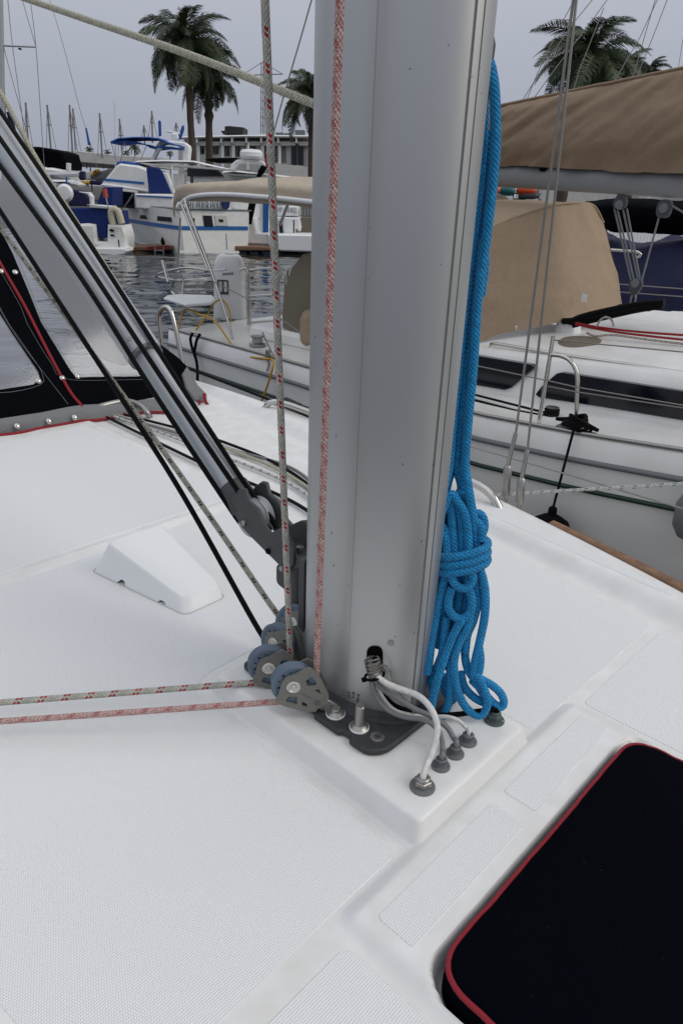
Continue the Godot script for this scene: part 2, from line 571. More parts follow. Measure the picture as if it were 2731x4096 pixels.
# ---------------------------------------------------------------- our deck
func edge_v(u: float) -> float: return 0.865 - 0.27 * u - 0.075 * u * u
func sdf_rect(u: float, v: float, u0: float, u1: float, v0: float, v1: float, r: float) -> float:   # positive inside
	var dx := absf(u - (u0 + u1) / 2) - (u1 - u0) / 2 + r
	var dy := absf(v - (v0 + v1) / 2) - (v1 - v0) / 2 + r
	return r - Vector2(maxf(dx, 0), maxf(dy, 0)).length() - minf(maxf(dx, dy), 0)
func deck_h(u: float, v: float) -> float:
	var h := 0.015 * smoothstep(-0.1, 1.05, clampf(sdf_rect(u, v, 0.262, 1.1, -0.352, 0.278, 0.03) / 0.026, 0.0, 1.0))
	h -= 0.047 * smoothstep(0.0, 0.012, sdf_rect(u, v, 0.386, 1.0, -0.337, 0.262, 0.05))
	h += 0.005 * smoothstep(-0.862, -0.88, u) * smoothstep(0.475, 0.455, v)
	h += 0.005 * exp(-pow((u + 0.87) / 0.012, 2.0)) * smoothstep(0.5, 0.44, v)
	h += 0.005 * exp(-pow((v - 0.465) / 0.012, 2.0)) * smoothstep(-0.85, -0.9, u)
	var a := absf(v)
	h += 0.03 * smoothstep(0.725 - 0.186 * u, maxf(0.783 - 0.131 * u, 0.77 - 0.186 * u), a)
	return h
func build_deck() -> void:
	var st := S()
	var us := PackedFloat32Array()
	var u := -2.3
	while u < 1.8:
		us.append(u)
		if u > -0.95 and u < -0.8: u += 0.006
		elif u > 0.25 and u < 0.46: u += 0.004
		elif u > -1.0 and u < 1.1: u += 0.02
		else: u += 0.05
	var rows := []
	for uu in us:
		var e := edge_v(uu)
		var row := PackedVector3Array()
		var half := []
		for side in [-1.0, 1.0]:
			var vs := PackedFloat32Array()
			var w := 0.0
			while w < 0.56:
				vs.append(w)
				w += 0.006 if (w > 0.25 and w < 0.36) or (w > 0.44 and w < 0.5) else 0.02
			for k in 26: vs.append(lerpf(w, e, k / 25.0))
			var pts := PackedVector3Array()
			for v in vs: pts.append(B(uu, v * side, deck_h(uu, v * side)))
			for d in [[0.012, -0.002], [0.028, -0.012], [0.04, -0.035], [0.06, -0.12], [0.09, -0.30], [0.12, -0.345], [0.16, -0.36], [0.34, -0.362], [0.50, -0.37], [0.60, -0.39]]:
				pts.append(B(uu, (e + d[0]) * side, 0.03 + d[1]))
			pts.append(B(uu, (e + 0.64) * side, -0.45))
			pts.append(B(uu, (e + 0.60) * side, WATER))
			half.append(pts)
		for i in range(half[0].size() - 1, 0, -1): row.append(half[0][i])
		row.append_array(half[1])
		rows.append(row)
	grid(st, rows)
	var deck := obj("deck", st, M.gelcoat)
	struct(deck)
	# moulded non-skid panels, each a thin raised pad
	var flat := Transform3D(Basis(FWD, PORT, Vector3.UP), MAST)
	var panels := [
		[[[0.257, -0.207], [-0.235, -0.207], [-0.26, -0.16], [-0.26, 0.44], [-0.845, 0.44], [-0.845, -0.8], [0.262, -0.665]], 0.0, 0.02],
		[[[0.298, -0.36], [1.2, -0.36], [1.2, -0.49], [0.30, -0.66]], 0.0, 0.02],
		[[[0.307, -0.314], [0.366, -0.314], [0.366, -0.05], [0.307, -0.05]], 0.0148, 0.008],
		[[[0.307, -0.018], [0.366, -0.018], [0.36, 0.243], [0.309, 0.236]], 0.0148, 0.008],
		[[[0.262, 0.155], [0.275, 0.652], [-0.2, 0.738], [-0.845, 0.83], [-0.845, 0.49], [-0.26, 0.47], [-0.26, 0.155]], 0.0, 0.015],
		[[[0.290, 0.288], [0.296, 0.642], [1.2, 0.48], [1.2, 0.288]], 0.0, 0.015],
		[[[0.272, 0.756], [0.268, 0.775], [-0.3, 0.925], [-0.845, 1.02], [-0.845, 0.91], [-0.28, 0.832]], 0.03, 0.008],
		[[[0.302, 0.755], [1.2, 0.638], [0.9, 0.548], [0.31, 0.75]], 0.03, 0.004],
		[[[-0.9, -0.78], [-0.9, 0.43], [-1.82, 0.43], [-1.82, -0.85]], 0.005, 0.03],
	]
	for p in panels:
		var poly := PackedVector2Array()
		for q in p[0]: poly.append(Vector2(q[0], q[1]))
		var ps := S()
		prism(ps, rounded(ccw(poly), p[2], 4), flat, p[1] - 0.004, p[1] + 0.0014, 0.0012)
		obj("nonskid_panel", ps, M.nonskid, deck)
	# teak toe rail along the port side
	var tr := S()
	var rr := []
	for i in 40:
		var uu := lerpf(-0.43, 1.75, i / 39.0)
		var e := edge_v(uu) + 0.585
		rr.append(PackedVector3Array([B(uu, e, -0.39), B(uu, e + 0.006, -0.285), B(uu, e + 0.012, -0.28), B(uu, e + 0.044, -0.28), B(uu, e + 0.05, -0.285), B(uu, e + 0.055, -0.45)]))
	grid(tr, rr)
	obj("toe_rail", tr, M.teak, deck).set_meta("label", "brown teak toe rail along the deck edge")

func build_pod() -> void:
	# the moulded plinth that carries the mast
	var t := thing("mast_plinth", "raised white moulded plinth under the mast foot", "plinth", "", B(0.03, -0.03, 0))
	var inv := t.transform.affine_inverse()
	var ring := func(grow: float, h: float) -> PackedVector3Array:
		var c := rounded(PackedVector2Array([Vector2(0.262 + grow, -0.172 - grow), Vector2(0.262 + grow, 0.108 + grow), Vector2(-0.2 - grow, 0.108 + grow), Vector2(-0.2 - grow, -0.172 - grow)]), 0.011 + maxf(grow, 0.0) * 0.4, 6)
		var out := PackedVector3Array()
		for q in c: out.append(inv * B(q.x, q.y, h))
		return out
	var st := S()
	var rows := []
	for e in [[0.026, -0.006], [0.023, 0.0008], [0.0185, 0.0016], [0.0155, 0.0038], [0.0138, 0.0075], [0.0052, 0.0335], [0.0035, 0.037], [0.0005, 0.039], [-0.004, 0.04], [-0.01, 0.0402], [-0.06, 0.0402]]:
		rows.append(ring.call(e[0], e[1]))
	grid(st, rows, true)
	fan(st, rows[-1], 0)
	obj("plinth_moulding", st, M.gelcoat, t)

func build_mast() -> void:
	var t := thing("mast", "tall silver anodised aluminium mast with sail track grooves", "mast", "", B(0, 0, 0.045))
	var inv := t.transform.affine_inverse()
	var at := func(a: float, off: float) -> Vector2:
		var c := cos(a)
		var s := sin(a)
		var k := pow(pow(absf(c), 2.1) + pow(absf(s), 2.1), -1.0 / 2.1)
		return Vector2(c * k * (MA + off), s * k * (MBW + off))
	var az := func(a: float) -> float:
		var q: Vector2 = at.call(a, 0.0)
		var w := B(q.x, q.y, 0)
		return w.x / -w.z
	# starboard side runs from the bow (angle 0) through -90 degrees to aft (-180); grooves at given bearings
	var cuts := []
	for want in [[0.1352, 0.0020, 0.0030], [0.1455, 0.0013, 0.0022], [0.021, 0.0005, 0.0006]]:
		var best := 0.0
		var err := 9.0
		for i in 4000:
			var a := lerpf(0.45, -2.6, i / 3999.0)
			var q: Vector2 = at.call(a, 0.0)
			var w := B(q.x, q.y, 0)
			var nn := FWD * (q.x / (MA * MA)) + PORT * (q.y / (MBW * MBW))
			if nn.dot(w) > 0.0: continue
			var e: float = absf(az.call(a) - want[0])
			if e < err:
				err = e
				best = a
		cuts.append([best, want[1], want[2]])
	var ring2 := PackedVector2Array()
	var list := []
	for i in 132: list.append([TAU * i / 132.0 - PI, 0.0])
	for c in cuts:
		var q0: Vector2 = at.call(c[0], 0.0)
		var q1: Vector2 = at.call(c[0] + 0.001, 0.0)
		var per := 0.001 / q0.distance_to(q1)
		var w: float = c[1] * per
		list = list.filter(func(l): return absf(l[0] - c[0]) > w * 1.25)
		list.append_array([[c[0] - w * 1.1, 0.0], [c[0] - w, -c[2]], [c[0] + w, -c[2]], [c[0] + w * 1.1, 0.0]])
	list.sort_custom(func(a, b): return a[0] < b[0])
	for l in list: ring2.append(at.call(l[0], l[1]))
	var st := S()
	var hs := [0.045, 0.6, 1.4, 3.2]
	for i in hs.size() - 1:
		for j in ring2.size():
			var k := (j + 1) % ring2.size()
			var sharp: bool = (list[j][1] != list[k][1])
			st.set_smooth_group(-1 if sharp else 0)
			var p := ring2[j]
			var q := ring2[k]
			var u0 := float(j) / ring2.size()
			var u1 := float(j + 1) / ring2.size()
			quad(st, inv * B(p.x, p.y, hs[i]), inv * B(q.x, q.y, hs[i]), inv * B(q.x, q.y, hs[i + 1]), inv * B(p.x, p.y, hs[i + 1]),
				Vector2(u0 * 2.0, -hs[i] * 0.8), Vector2(u1 * 2.0, -hs[i] * 0.8), Vector2(u1 * 2.0, -hs[i + 1] * 0.8), Vector2(u0 * 2.0, -hs[i + 1] * 0.8))
	obj("spar", st, M.spar, t)
	# cable exit, rivet and pencilled wire notes
	var f := upright(onmast(1492, 2625, 0.0), -PORT)
	var c0 := onmast(1496, 2632, 0.0004)
	var tx := (onmast(1520, 2632, 0.0) - onmast(1470, 2632, 0.0)).normalized()
	f = inv * frame(c0, tx, Vector3.UP)
	st = S()
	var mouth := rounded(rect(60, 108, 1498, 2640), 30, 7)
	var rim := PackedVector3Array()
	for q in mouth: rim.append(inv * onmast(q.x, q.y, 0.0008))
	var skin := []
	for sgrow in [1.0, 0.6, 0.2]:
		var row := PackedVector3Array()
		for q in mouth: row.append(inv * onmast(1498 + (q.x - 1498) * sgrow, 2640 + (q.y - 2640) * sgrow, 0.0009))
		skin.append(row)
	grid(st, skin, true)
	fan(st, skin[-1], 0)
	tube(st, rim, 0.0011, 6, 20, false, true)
	obj("cable_exit", st, M.black, t)  # flat black oval: the hole's shaded inside put into the colour
	st = S()
	lathe(st, [[0.0055, -0.001], [0.0055, 0.0008], [0.004, 0.0014], [0.003, 0.0014], [0.002, 0.0006], [0.0, 0.0006]], inv * frame(onmast(1562, 2571, 0.0003), tx, Vector3.UP), 16)
	obj("rivet", st, M.steel_dull, t)
	var ink := mat(Color(0.16, 0.16, 0.17), 0.9)
	var font := SystemFont.new()
	font.font_names = PackedStringArray(["Droid Serif"])
	for w in [["R-ST", 1394, 2780], ["W-A", 1412, 2780], ["B-Gnd", 1431, 2795]]:
		var tm := TextMesh.new()
		tm.font = font
		tm.text = w[0]
		tm.font_size = 16
		tm.pixel_size = 0.00042
		tm.depth = 0.0002
		var o := inst("pencil_note", tm, ink, t)
		var d := (onmast(w[1] + 10, w[2], 0.0) - onmast(w[1] - 10, w[2], 0.0)).normalized()
		o.transform = inv * frame(onmast(w[1], w[2], 0.0007), Vector3.DOWN, d)
	# the black step casting under it
	var sp := thing("mast_step", "black cast mast step plate bolted to the plinth", "mast step", "", B(0, 0, 0.04))
	inv = sp.transform.affine_inverse()
	var fl := inv * Transform3D(Basis(FWD, PORT, Vector3.UP), MAST + Vector3(0, 0.0405, 0))
	st = S()
	var pl := PackedVector2Array([Vector2(0.148, -0.112), Vector2(0.148, 0.118), Vector2(-0.185, 0.118), Vector2(-0.185, -0.133), Vector2(-0.022, -0.133), Vector2(-0.018, -0.127), Vector2(0.004, -0.127), Vector2(0.008, -0.135), Vector2(0.066, -0.135), Vector2(0.07, -0.128), Vector2(0.086, -0.128), Vector2(0.09, -0.136), Vector2(0.128, -0.136)])
	prism(st, rounded(pl, 0.014, 3), fl, 0.0, 0.013, 0.003)
	obj("step_plate", st, M.step, sp)
	var cr := S()
	var r1 := []
	for e in [[0.018, 0.0125], [0.012, 0.017], [0.003, 0.019], [0.0008, 0.024], [-0.004, 0.024]]:
		var row := PackedVector3Array()
		for i in 64:
			var q: Vector2 = at.call(TAU * i / 64.0, e[0])
			row.append(fl * Vector3(q.x, q.y, e[1]))
		r1.append(row)
	grid(cr, r1, true)
	obj("collar", cr, M.step, sp)
	for w in [[0.034, -0.109, 0.013], [0.084, -0.105, 0.046], [-0.06, -0.109, 0.013]]:
		st = S()
		lathe(st, [[0.0, 0.0], [0.0165, 0.0], [0.0165, 0.0022], [0.0155, 0.003]], Fr(w[0], w[1], 0.0533), 24)
		var ws := obj("washer", st, M.white, sp)
		ws.transform = inv
		st = S()
		lathe(st, [[0.0155, 0.003], [0.012, 0.0065], [0.0085, 0.008], [0.0082, 0.0085], [0.0082, w[2] - 0.002], [0.0068, w[2]], [0.0, w[2]]], Fr(w[0], w[1], 0.0533), 24)
		var b := obj("bolt", st, M.steel_dull, sp)
		b.transform = inv
	st = S()
	lathe(st, [[0.0115, -0.001], [0.0115, 0.0008], [0.009, 0.0016], [0.0045, 0.0016], [0.004, -0.0005], [0.0, -0.0005]], Fr(0.119, -0.1, 0.0533), 20)
	var sc := obj("socket_screw", st, M.steel_dull, sp)
	sc.transform = inv

func build_vang() -> void:
	var t := thing("boom_vang", "grey tubular rigid boom vang sloping down to the mast", "boom vang", "", B(-0.15, 0, 0.15))
	var inv := t.transform.affine_inverse()
	var a := inv * prt(945, 1968, 0)            # lower end of the inner tube
	var j := inv * prt(584, 1425, 0)            # where it slides into the outer tube
	var d := (j - a).normalized()
	var far := j + d * 1.35
	var st := S()
	bar(st, a - d * 0.02, j + d * 0.1, 0.0255, 32)
	obj("inner_tube", st, M.tube, t)
	st = S()
	tube(st, PackedVector3Array([j + d * 0.001, j + d * 0.008, j + d * 0.1, far]), PackedFloat32Array([0.036, 0.039, 0.039, 0.039]), 40)
	obj("outer_tube", st, M.tube, t)
	st = S()
	var side := PORT.cross(d).normalized()
	tube(st, PackedVector3Array([j - d * 0.004, j + d * 0.012]), 0.0375, 32)
	obj("bearing_ring", st, M.grey, t)
	# a screw head near the end of the outer tube
	st = S()
	var up := (d.cross(PORT)).normalized()
	if up.y < 0: up = -up
	var toeye := (-PORT * 0.75 + up * 0.66).normalized()
	lathe(st, [[0.0, 0.001], [0.002, 0.001], [0.0025, 0.002], [0.0045, 0.0018], [0.005, 0.0]], frame(j + d * 0.03 + toeye * 0.0386, d, toeye.cross(d)), 14)
	obj("screw", st, M.steel_dull, t)
	# forked casting with two sheaves
	var k := 500.0 / 1069.0
	var trace := func(pts: Array, v: float) -> Array:
		var out := []
		for p in pts: out.append(inv * prt(850 + p[0] * k, 1850 + p[1] * k, v))
		return out
	var outline := [[146, 335], [176, 268], [235, 222], [275, 235], [300, 330], [380, 400], [450, 560], [490, 605], [560, 572], [612, 568], [640, 640], [692, 735], [690, 880], [640, 932], [590, 905], [330, 645], [255, 565], [200, 475], [150, 392]]
	for v in [-0.030, 0.022]:
		st = S()
		var pts: Array = trace.call(outline, -0.03)
		for i in pts.size(): pts[i] += PORT * (v + 0.03)
		poly3(st, pts, PORT, 0.009, 0.002)
		obj("cheek", st, M.casting, t)
	st = S()
	tube(st, PackedVector3Array([a - d * 0.045, a - d * 0.04, a + d * 0.012, a + d * 0.016]), PackedFloat32Array([0.024, 0.0315, 0.0315, 0.029]), 28)
	obj("end_collar", st, M.casting, t)
	var sc: Vector3 = trace.call([[372, 462]], 0.0)[0]
	for v in [-0.011, 0.009]:
		st = S()
		lathe(st, [[0.006, -0.0085], [0.037, -0.0085], [0.0375, -0.0075], [0.031, -0.001], [0.031, 0.001], [0.0375, 0.0075], [0.037, 0.0085], [0.006, 0.0085]], frame(sc + PORT * v, d, up), 40)
		obj("sheave", st, M.sheave_white, t)
	for q in [[272, 515, 0.006, -0.0315], [480, 757, 0.0058, -0.0308], [596, 905, 0.0055, -0.035]]:
		st = S()
		var c: Vector3 = trace.call([[q[0], q[1]]], -0.03)[0]
		lathe(st, [[q[2], 0.0], [q[2], 0.058], [q[2] * 0.9, 0.059], [0.0, 0.059]], frame(c + PORT * 0.055, PORT.cross(Vector3.UP), Vector3.UP), 16)
		obj("pin", st, M.black if q[0] == 480 else M.steel_dull, t)
	# bracket on the aft face of the mast
	var g := thing("vang_bracket", "dark grey gooseneck bracket holding the vang to the mast", "bracket", "", B(-0.14, 0, 0.06))
	inv = g.transform.affine_inverse()
	st = S()
	box(st, inv * Fr(-0.130, 0.0, 0.155), Vector3(0.014, 0.07, 0.20), 0.003)
	obj("back_plate", st, M.casting, g)
	for h in [0.232, 0.098]:
		st = S()
		prism(st, rounded(rect(0.06, 0.05, -0.165, 0.0), 0.02, 4), inv * Fr(0, 0, h), -0.01, 0.01, 0.003)
		obj("lug", st, M.casting, g)
	st = S()
	lathe(st, [[0.0, 0.0], [0.018, 0.0], [0.019, 0.004], [0.019, 0.105], [0.0185, 0.106], [0.02, 0.108], [0.02, 0.112], [0.0, 0.113]], inv * Fr(-0.172, 0, 0.108), 24)
	obj("toggle_barrel", st, M.casting, g)
	st = S()
	prism(st, rounded(PackedVector2Array([Vector2(0, -0.03), Vector2(0.052, -0.022), Vector2(0.052, 0.022), Vector2(0, 0.03)]), 0.012, 4), inv * Transform3D(Basis(-FWD, Vector3.UP, FWD.cross(Vector3.UP) * -1.0), B(-0.178, 0, 0.175)), -0.008, 0.008, 0.002)
	obj("toggle_ear", st, M.casting, g)
	st = S()
	lathe(st, [[0.007, 0.0], [0.007, 0.012], [0.0, 0.0125]], inv * Fr(-0.17, 0, 0.242), 14)
	obj("clevis_pin", st, M.steel_dull, g)

# ---------------------------------------------------------------- turning blocks
func csg_poly(pts: PackedVector2Array, depth: float) -> CSGPolygon3D:
	var c := CSGPolygon3D.new()
	c.polygon = pts
	c.mode = CSGPolygon3D.MODE_DEPTH
	c.depth = depth
	return c
func make_block(label: String, at: Transform3D, lettering: bool) -> Node3D:
	# local axes: x along the sheave plane, y up, z out of the near cheek; the middle of the sheave is the origin
	var t := thing("turning_block", label, "pulley block", "turning blocks round the mast foot", at.origin)
	t.transform = at
	var sv := CSGCombiner3D.new()
	sv.name = "sheave"
	sv.material_override = M.sheave
	t.add_child(sv, true)
	var sp := CSGPolygon3D.new()
	sp.name = "rim"
	sp.mode = CSGPolygon3D.MODE_SPIN
	sp.spin_sides = 48
	sp.smooth_faces = false
	sp.polygon = PackedVector2Array([Vector2(0.004, -0.0075), Vector2(0.0285, -0.0075), Vector2(0.030, -0.0085), Vector2(0.0355, -0.0085), Vector2(0.0368, -0.0075), Vector2(0.0315, -0.001), Vector2(0.0315, 0.001), Vector2(0.0368, 0.0075), Vector2(0.0355, 0.0085), Vector2(0.030, 0.0085), Vector2(0.0285, 0.0075), Vector2(0.004, 0.0075)])
	sp.rotation.x = PI / 2
	sv.add_child(sp)
	for i in 12:
		var h := CSGCylinder3D.new()
		h.name = "bore_%03d" % i
		h.operation = CSGShape3D.OPERATION_SUBTRACTION
		h.radius = 0.0026 if i % 2 == 0 else 0.0018
		h.height = 0.04
		h.sides = 12
		h.rotation.x = PI / 2
		var an := TAU * i / 12.0 + 0.2
		h.position = Vector3(cos(an), sin(an), 0) * 0.0245
		sv.add_child(h)
	var k := 0.0001325
	var loc := func(pts: Array) -> PackedVector2Array:
		var o := PackedVector2Array()
		for p in pts: o.append(Vector2((p[0] - 712) * k, -(p[1] - 1048) * k / 0.77))
		return ccw(o)
	var outline: PackedVector2Array = rounded(loc.call([[905, 832], [990, 885], [1055, 980], [1150, 1150], [1155, 1215], [1010, 1330], [1000, 1362], [830, 1345], [580, 1265], [488, 1205], [545, 1070], [560, 1000], [620, 930], [720, 905], [860, 842]]), 0.004, 3)
	var holes := [[[860, 975], [930, 940], [965, 965], [1000, 1040], [880, 1048]], [[962, 1100], [1030, 1085], [1058, 1148]], [[640, 1160], [755, 1165], [757, 1257], [612, 1215]], [[822, 1222], [885, 1262], [890, 1292], [812, 1277]]]
	for z in [0.0105, -0.0135]:
		var c := CSGCombiner3D.new()
		c.name = "cheek"
		c.material_override = M.cheek
		t.add_child(c, true)
		var body := csg_poly(outline, 0.003)
		body.name = "plate"
		body.position.z = z + 0.003
		c.add_child(body)
		var n := 0
		for h in holes:
			var cut := csg_poly(rounded(loc.call(h), 0.002, 2), 0.02)
			cut.name = "opening_%03d" % n
			n += 1
			cut.operation = CSGShape3D.OPERATION_SUBTRACTION
			cut.position.z = z + 0.012
			c.add_child(cut)
	var st := S()
	lathe(st, [[0.0118, 0.0130], [0.0118, 0.0142], [0.0112, 0.0147], [0.0085, 0.0147], [0.0078, 0.0138], [0.006, 0.0138], [0.0055, 0.0152], [0.0042, 0.0152], [0.0038, 0.0146], [0.003, 0.0162], [0.0, 0.0162]], Transform3D.IDENTITY, 28)
	obj("hub", st, M.steel, t)
	st = S()
	bar(st, Vector3(0, 0, -0.0155), Vector3(0, 0, 0.013), 0.006, 14)
	obj("axle", st, M.steel_dull, t)
	# bent steel tang with a split ring
	st = S()
	var e0: Vector2 = loc.call([[1085, 1275], [1086, 1276], [1084, 1277]])[0]
	var e1 := Vector2((1225 - 712) * k, -(1352 - 1048) * k / 0.77)
	var ax := (e1 - e0).normalized()
	var ay := Vector2(-ax.y, ax.x)
	var l := e0.distance_to(e1)
	var tang := PackedVector2Array()
	for q in [[-0.006, -0.011], [l * 0.5, -0.0115], [l + 0.012, -0.0095], [l + 0.018, 0.0], [l + 0.012, 0.0095], [l * 0.5, 0.0115], [-0.006, 0.011]]:
		tang.append(e0 + ax * q[0] + ay * q[1])
	prism(st, rounded(tang, 0.004, 3), Transform3D.IDENTITY, 0.006, 0.0125, 0.0008)
	obj("tang", st, M.steel_dull, t)
	st = S()
	var ring := PackedVector3Array()
	for i in 20:
		var an := TAU * i / 20.0
		ring.append(Vector3(e1.x + 0.001 + cos(an) * 0.004, e1.y - 0.003 + sin(an) * 0.0095, 0.015 + cos(an) * 0.003))
	tube(st, ring, 0.0011, 6, 20, false, true)
	obj("split_ring", st, M.steel, t)
	if lettering:
		var tm := TextMesh.new()
		var font := SystemFont.new()
		font.font_names = PackedStringArray(["Droid Sans"])
		tm.font = font
		tm.text = "LEWMAR"
		tm.font_size = 16
		tm.pixel_size = 0.00038
		tm.depth = 0.0005
		var o := inst("maker_lettering", tm, M.gland, t)
		o.transform = Transform3D(Basis(Vector3(0, 0, 1), -0.62), Vector3((868 - 712) * k, -(1160 - 1048) * k / 0.77, 0.0136))
		st = S()
		var oval := PackedVector3Array()
		for i in 24:
			var an := TAU * i / 24.0
			oval.append(Vector3((1005 - 712) * k, -(1250 - 1048) * k / 0.77, 0.0136) + Vector3(cos(an) * 0.0062 * 0.86 + sin(an) * 0.0042 * 0.5, -cos(an) * 0.0062 * 0.5 + sin(an) * 0.0042 * 0.86, 0))
		tube(st, oval, 0.0003, 5, 20, false, true)
		for dx in [-0.0012, 0.0012]:
			box(st, Transform3D(Basis(Vector3(0, 0, 1), -0.52), Vector3((1005 - 712) * k + dx, -(1250 - 1048) * k / 0.77 - dx * 0.5, 0.0136)), Vector3(0.0007, 0.0045, 0.0006))
		obj("maker_emblem", st, M.rubber, t)
	return t

var c1 := Transform3D()
var c2 := Transform3D()
func build_blocks() -> void:
	var leave := lvl(0, 2885, 0.03) - lvl(1100, 2795, 0.045)
	leave.y = 0
	var x := -leave.normalized()
	c1 = Transform3D(Basis(x, Vector3.UP, x.cross(Vector3.UP)), dst(1172, 2728, -0.955))
	make_block("grey block turning the pink mottled halyard, maker's name on its cheek", c1, true)
	c2 = Transform3D(Basis(x, Vector3.UP, x.cross(Vector3.UP)), dst(1074, 2655, -1.035))
	make_block("grey block turning the white halyard with red flecks", c2, false)
	# two more stand behind, leaning aft along their lines
	for b in [["grey block leaning aft, turning the plain black line", 1112, 2568, -1.11, 1040, 2540, 0.25], ["grey upright block close behind the mast, turning the black-flecked line", 1178, 2492, -1.135, 1120, 2460, 0.75]]:
		var o := dst(b[1], b[2], b[3])
		var dir := (B(-1.2, -0.02, 0.78) - o).normalized()
		var nrm := (-PORT + Vector3(0, b[6], 0)).normalized()
		var y := dir
		nrm = (nrm - y * nrm.dot(y)).normalized()
		var xx := y.cross(nrm)
		var fr := Transform3D(Basis(xx, y, nrm) * Basis(Vector3(0, 0, 1), -0.9), o)
		make_block(b[0], fr, false)

# ---------------------------------------------------------------- running rigging
func rope_thing(called: String, label: String, category: String, pts: Array, r: float, m: Material, step := 0.012, sides := 10, vper := 12.5, group := "") -> MeshInstance3D:
	var base: Vector3 = pts[-1]
	var local := []
	for p in pts: local.append(p - base)
	var st := S()
	tube(st, smooth_path(local, step), r, sides, vper)
	var o := obj(called, st, m)
	o.position = base
	tag(o, label, category, group)
	return o
func round_block(c: Transform3D, top: Vector3, out: Vector3, rr: float) -> Array:
	# down to the sheave, under it and away
	var pts := [top]
	var start := c * Vector3(rr, 0.004, 0)
	for k in 5: pts.append(top.lerp(start, (k + 1) / 6.0))
	for i in 13:
		var a := -TAU * 0.25 * i / 12.0
		pts.append(c * Vector3(cos(a) * rr, sin(a) * rr, 0))
	var last: Vector3 = pts[-1]
	for k in 6:
		var q := last.lerp(out, (k + 1) / 6.0)
		pts.append(q)
	return pts
func build_ropes() -> void:
	var g := "halyards and lines led from the mast foot"
	rope_thing("halyard", "pink and white mottled halyard running down the mast to a block", "rope", round_block(c1, prt(1368, -260, -0.13), lvl(-60, 2890, 0.03), 0.0385), 0.0053, M.rope_pink, 0.012, 10, 12.5, g)
	rope_thing("halyard", "white halyard with red flecks hanging clear of the mast", "rope", round_block(c2, prt(1050, -260, -0.1), lvl(-60, 2815, 0.03), 0.0385), 0.0056, M.rope_red, 0.012, 10, 12.5, g)
	# lines that lead up and aft beside the vang
	rope_thing("control_line", "black line running aft from the lowest mast block", "rope", [prt(-120, 655, -0.03), prt(400, 1460, -0.03), prt(720, 1960, -0.03), prt(1035, 2520, -0.03), dst(1100, 2590, -1.10)], 0.0056, M.rope_black, 0.02, 10, 12.5, g)
	rope_thing("control_line", "grey-white line with black flecks rising aft beside the vang", "rope", [prt(-120, 745, -0.02), prt(420, 1480, -0.02), prt(800, 2010, -0.02), prt(1090, 2430, -0.02), dst(1165, 2520, -1.125)], 0.0056, M.rope_black_fleck, 0.02, 10, 12.5, g)
	rope_thing("vang_line", "black line under the vang tube, led to its lower casting", "rope", [prt(-120, 500, -0.045), prt(300, 1075, -0.045), prt(600, 1545, -0.045), prt(905, 2010, -0.03), prt(975, 2110, 0.0)], 0.0052, M.rope_black, 0.02, 10, 12.5, "black vang purchase lines")
	rope_thing("vang_line", "black line along the middle of the vang tube, round its near sheave", "rope", [prt(-120, 380, -0.045), prt(300, 985, -0.045), prt(640, 1500, -0.042), prt(960, 1975, -0.025), prt(1040, 2080, -0.013), prt(1080, 2120, -0.012)], 0.0052, M.rope_black, 0.02, 10, 12.5, "black vang purchase lines")
	rope_thing("vang_line", "black line along the top of the vang tube, round its far sheave", "rope", [prt(-120, 265, 0.0), prt(330, 930, 0.0), prt(690, 1490, 0.0), prt(1000, 1965, 0.005), prt(1075, 2060, 0.009), prt(1108, 2115, 0.009)], 0.0052, M.rope_black, 0.02, 10, 12.5, "black vang purchase lines")
	rope_thing("lazy_line", "plain cream line slanting down across the sky to the mast", "rope", [prt(-100, -75, -0.01), prt(300, 62, -0.01), prt(760, 220, -0.01), prt(1262, 418, -0.02)], 0.0058, M.rope_cream, 0.02)
	rope_thing("topping_lift_tail", "cream plaited line lying along the top of the vang", "rope", [prt(-120, 190, 0.03), prt(0, 365, 0.03), prt(150, 640, 0.03), prt(330, 925, 0.03), prt(470, 1140, 0.03), prt(640, 1440, 0.02)], 0.0056, M.rope_cream, 0.02)
	# lines lying in the channel on the coachroof
	var n := 0
	var ch := [["plain grey line, outermost of the lines along the coachroof", M.rope_grey, [[440, 1655], [900, 1790], [1240, 1925]]],
		["white line with dark flecks, second in along the coachroof", M.rope_white_fleck, [[400, 1645], [800, 1790], [1240, 1990]]],
		["black line next to the coachroof channel edge", M.rope_black, [[410, 1660], [800, 1850], [1240, 2050]]],
		["black line outside the flecked line on the coachroof", M.rope_black, [[470, 1650], [900, 1770], [1240, 1945]]],
		["dull cream line beside the grey line on the coachroof", M.rope_cream, [[430, 1650], [870, 1780], [1240, 1957]]]]
	for c in ch:
		var pts := []
		for q in c[2]: pts.append(lvl(q[0], q[1], 0.012))
		pts.append(B(-0.13, pts[-1].distance_to(pts[-2]) * 0.0 + 0.16 + 0.03 * n, 0.03))
		n += 1
		rope_thing("deck_line", c[0], "rope", pts, 0.0055, c[1], 0.03, 8, 12.5, "lines led aft along the coachroof")

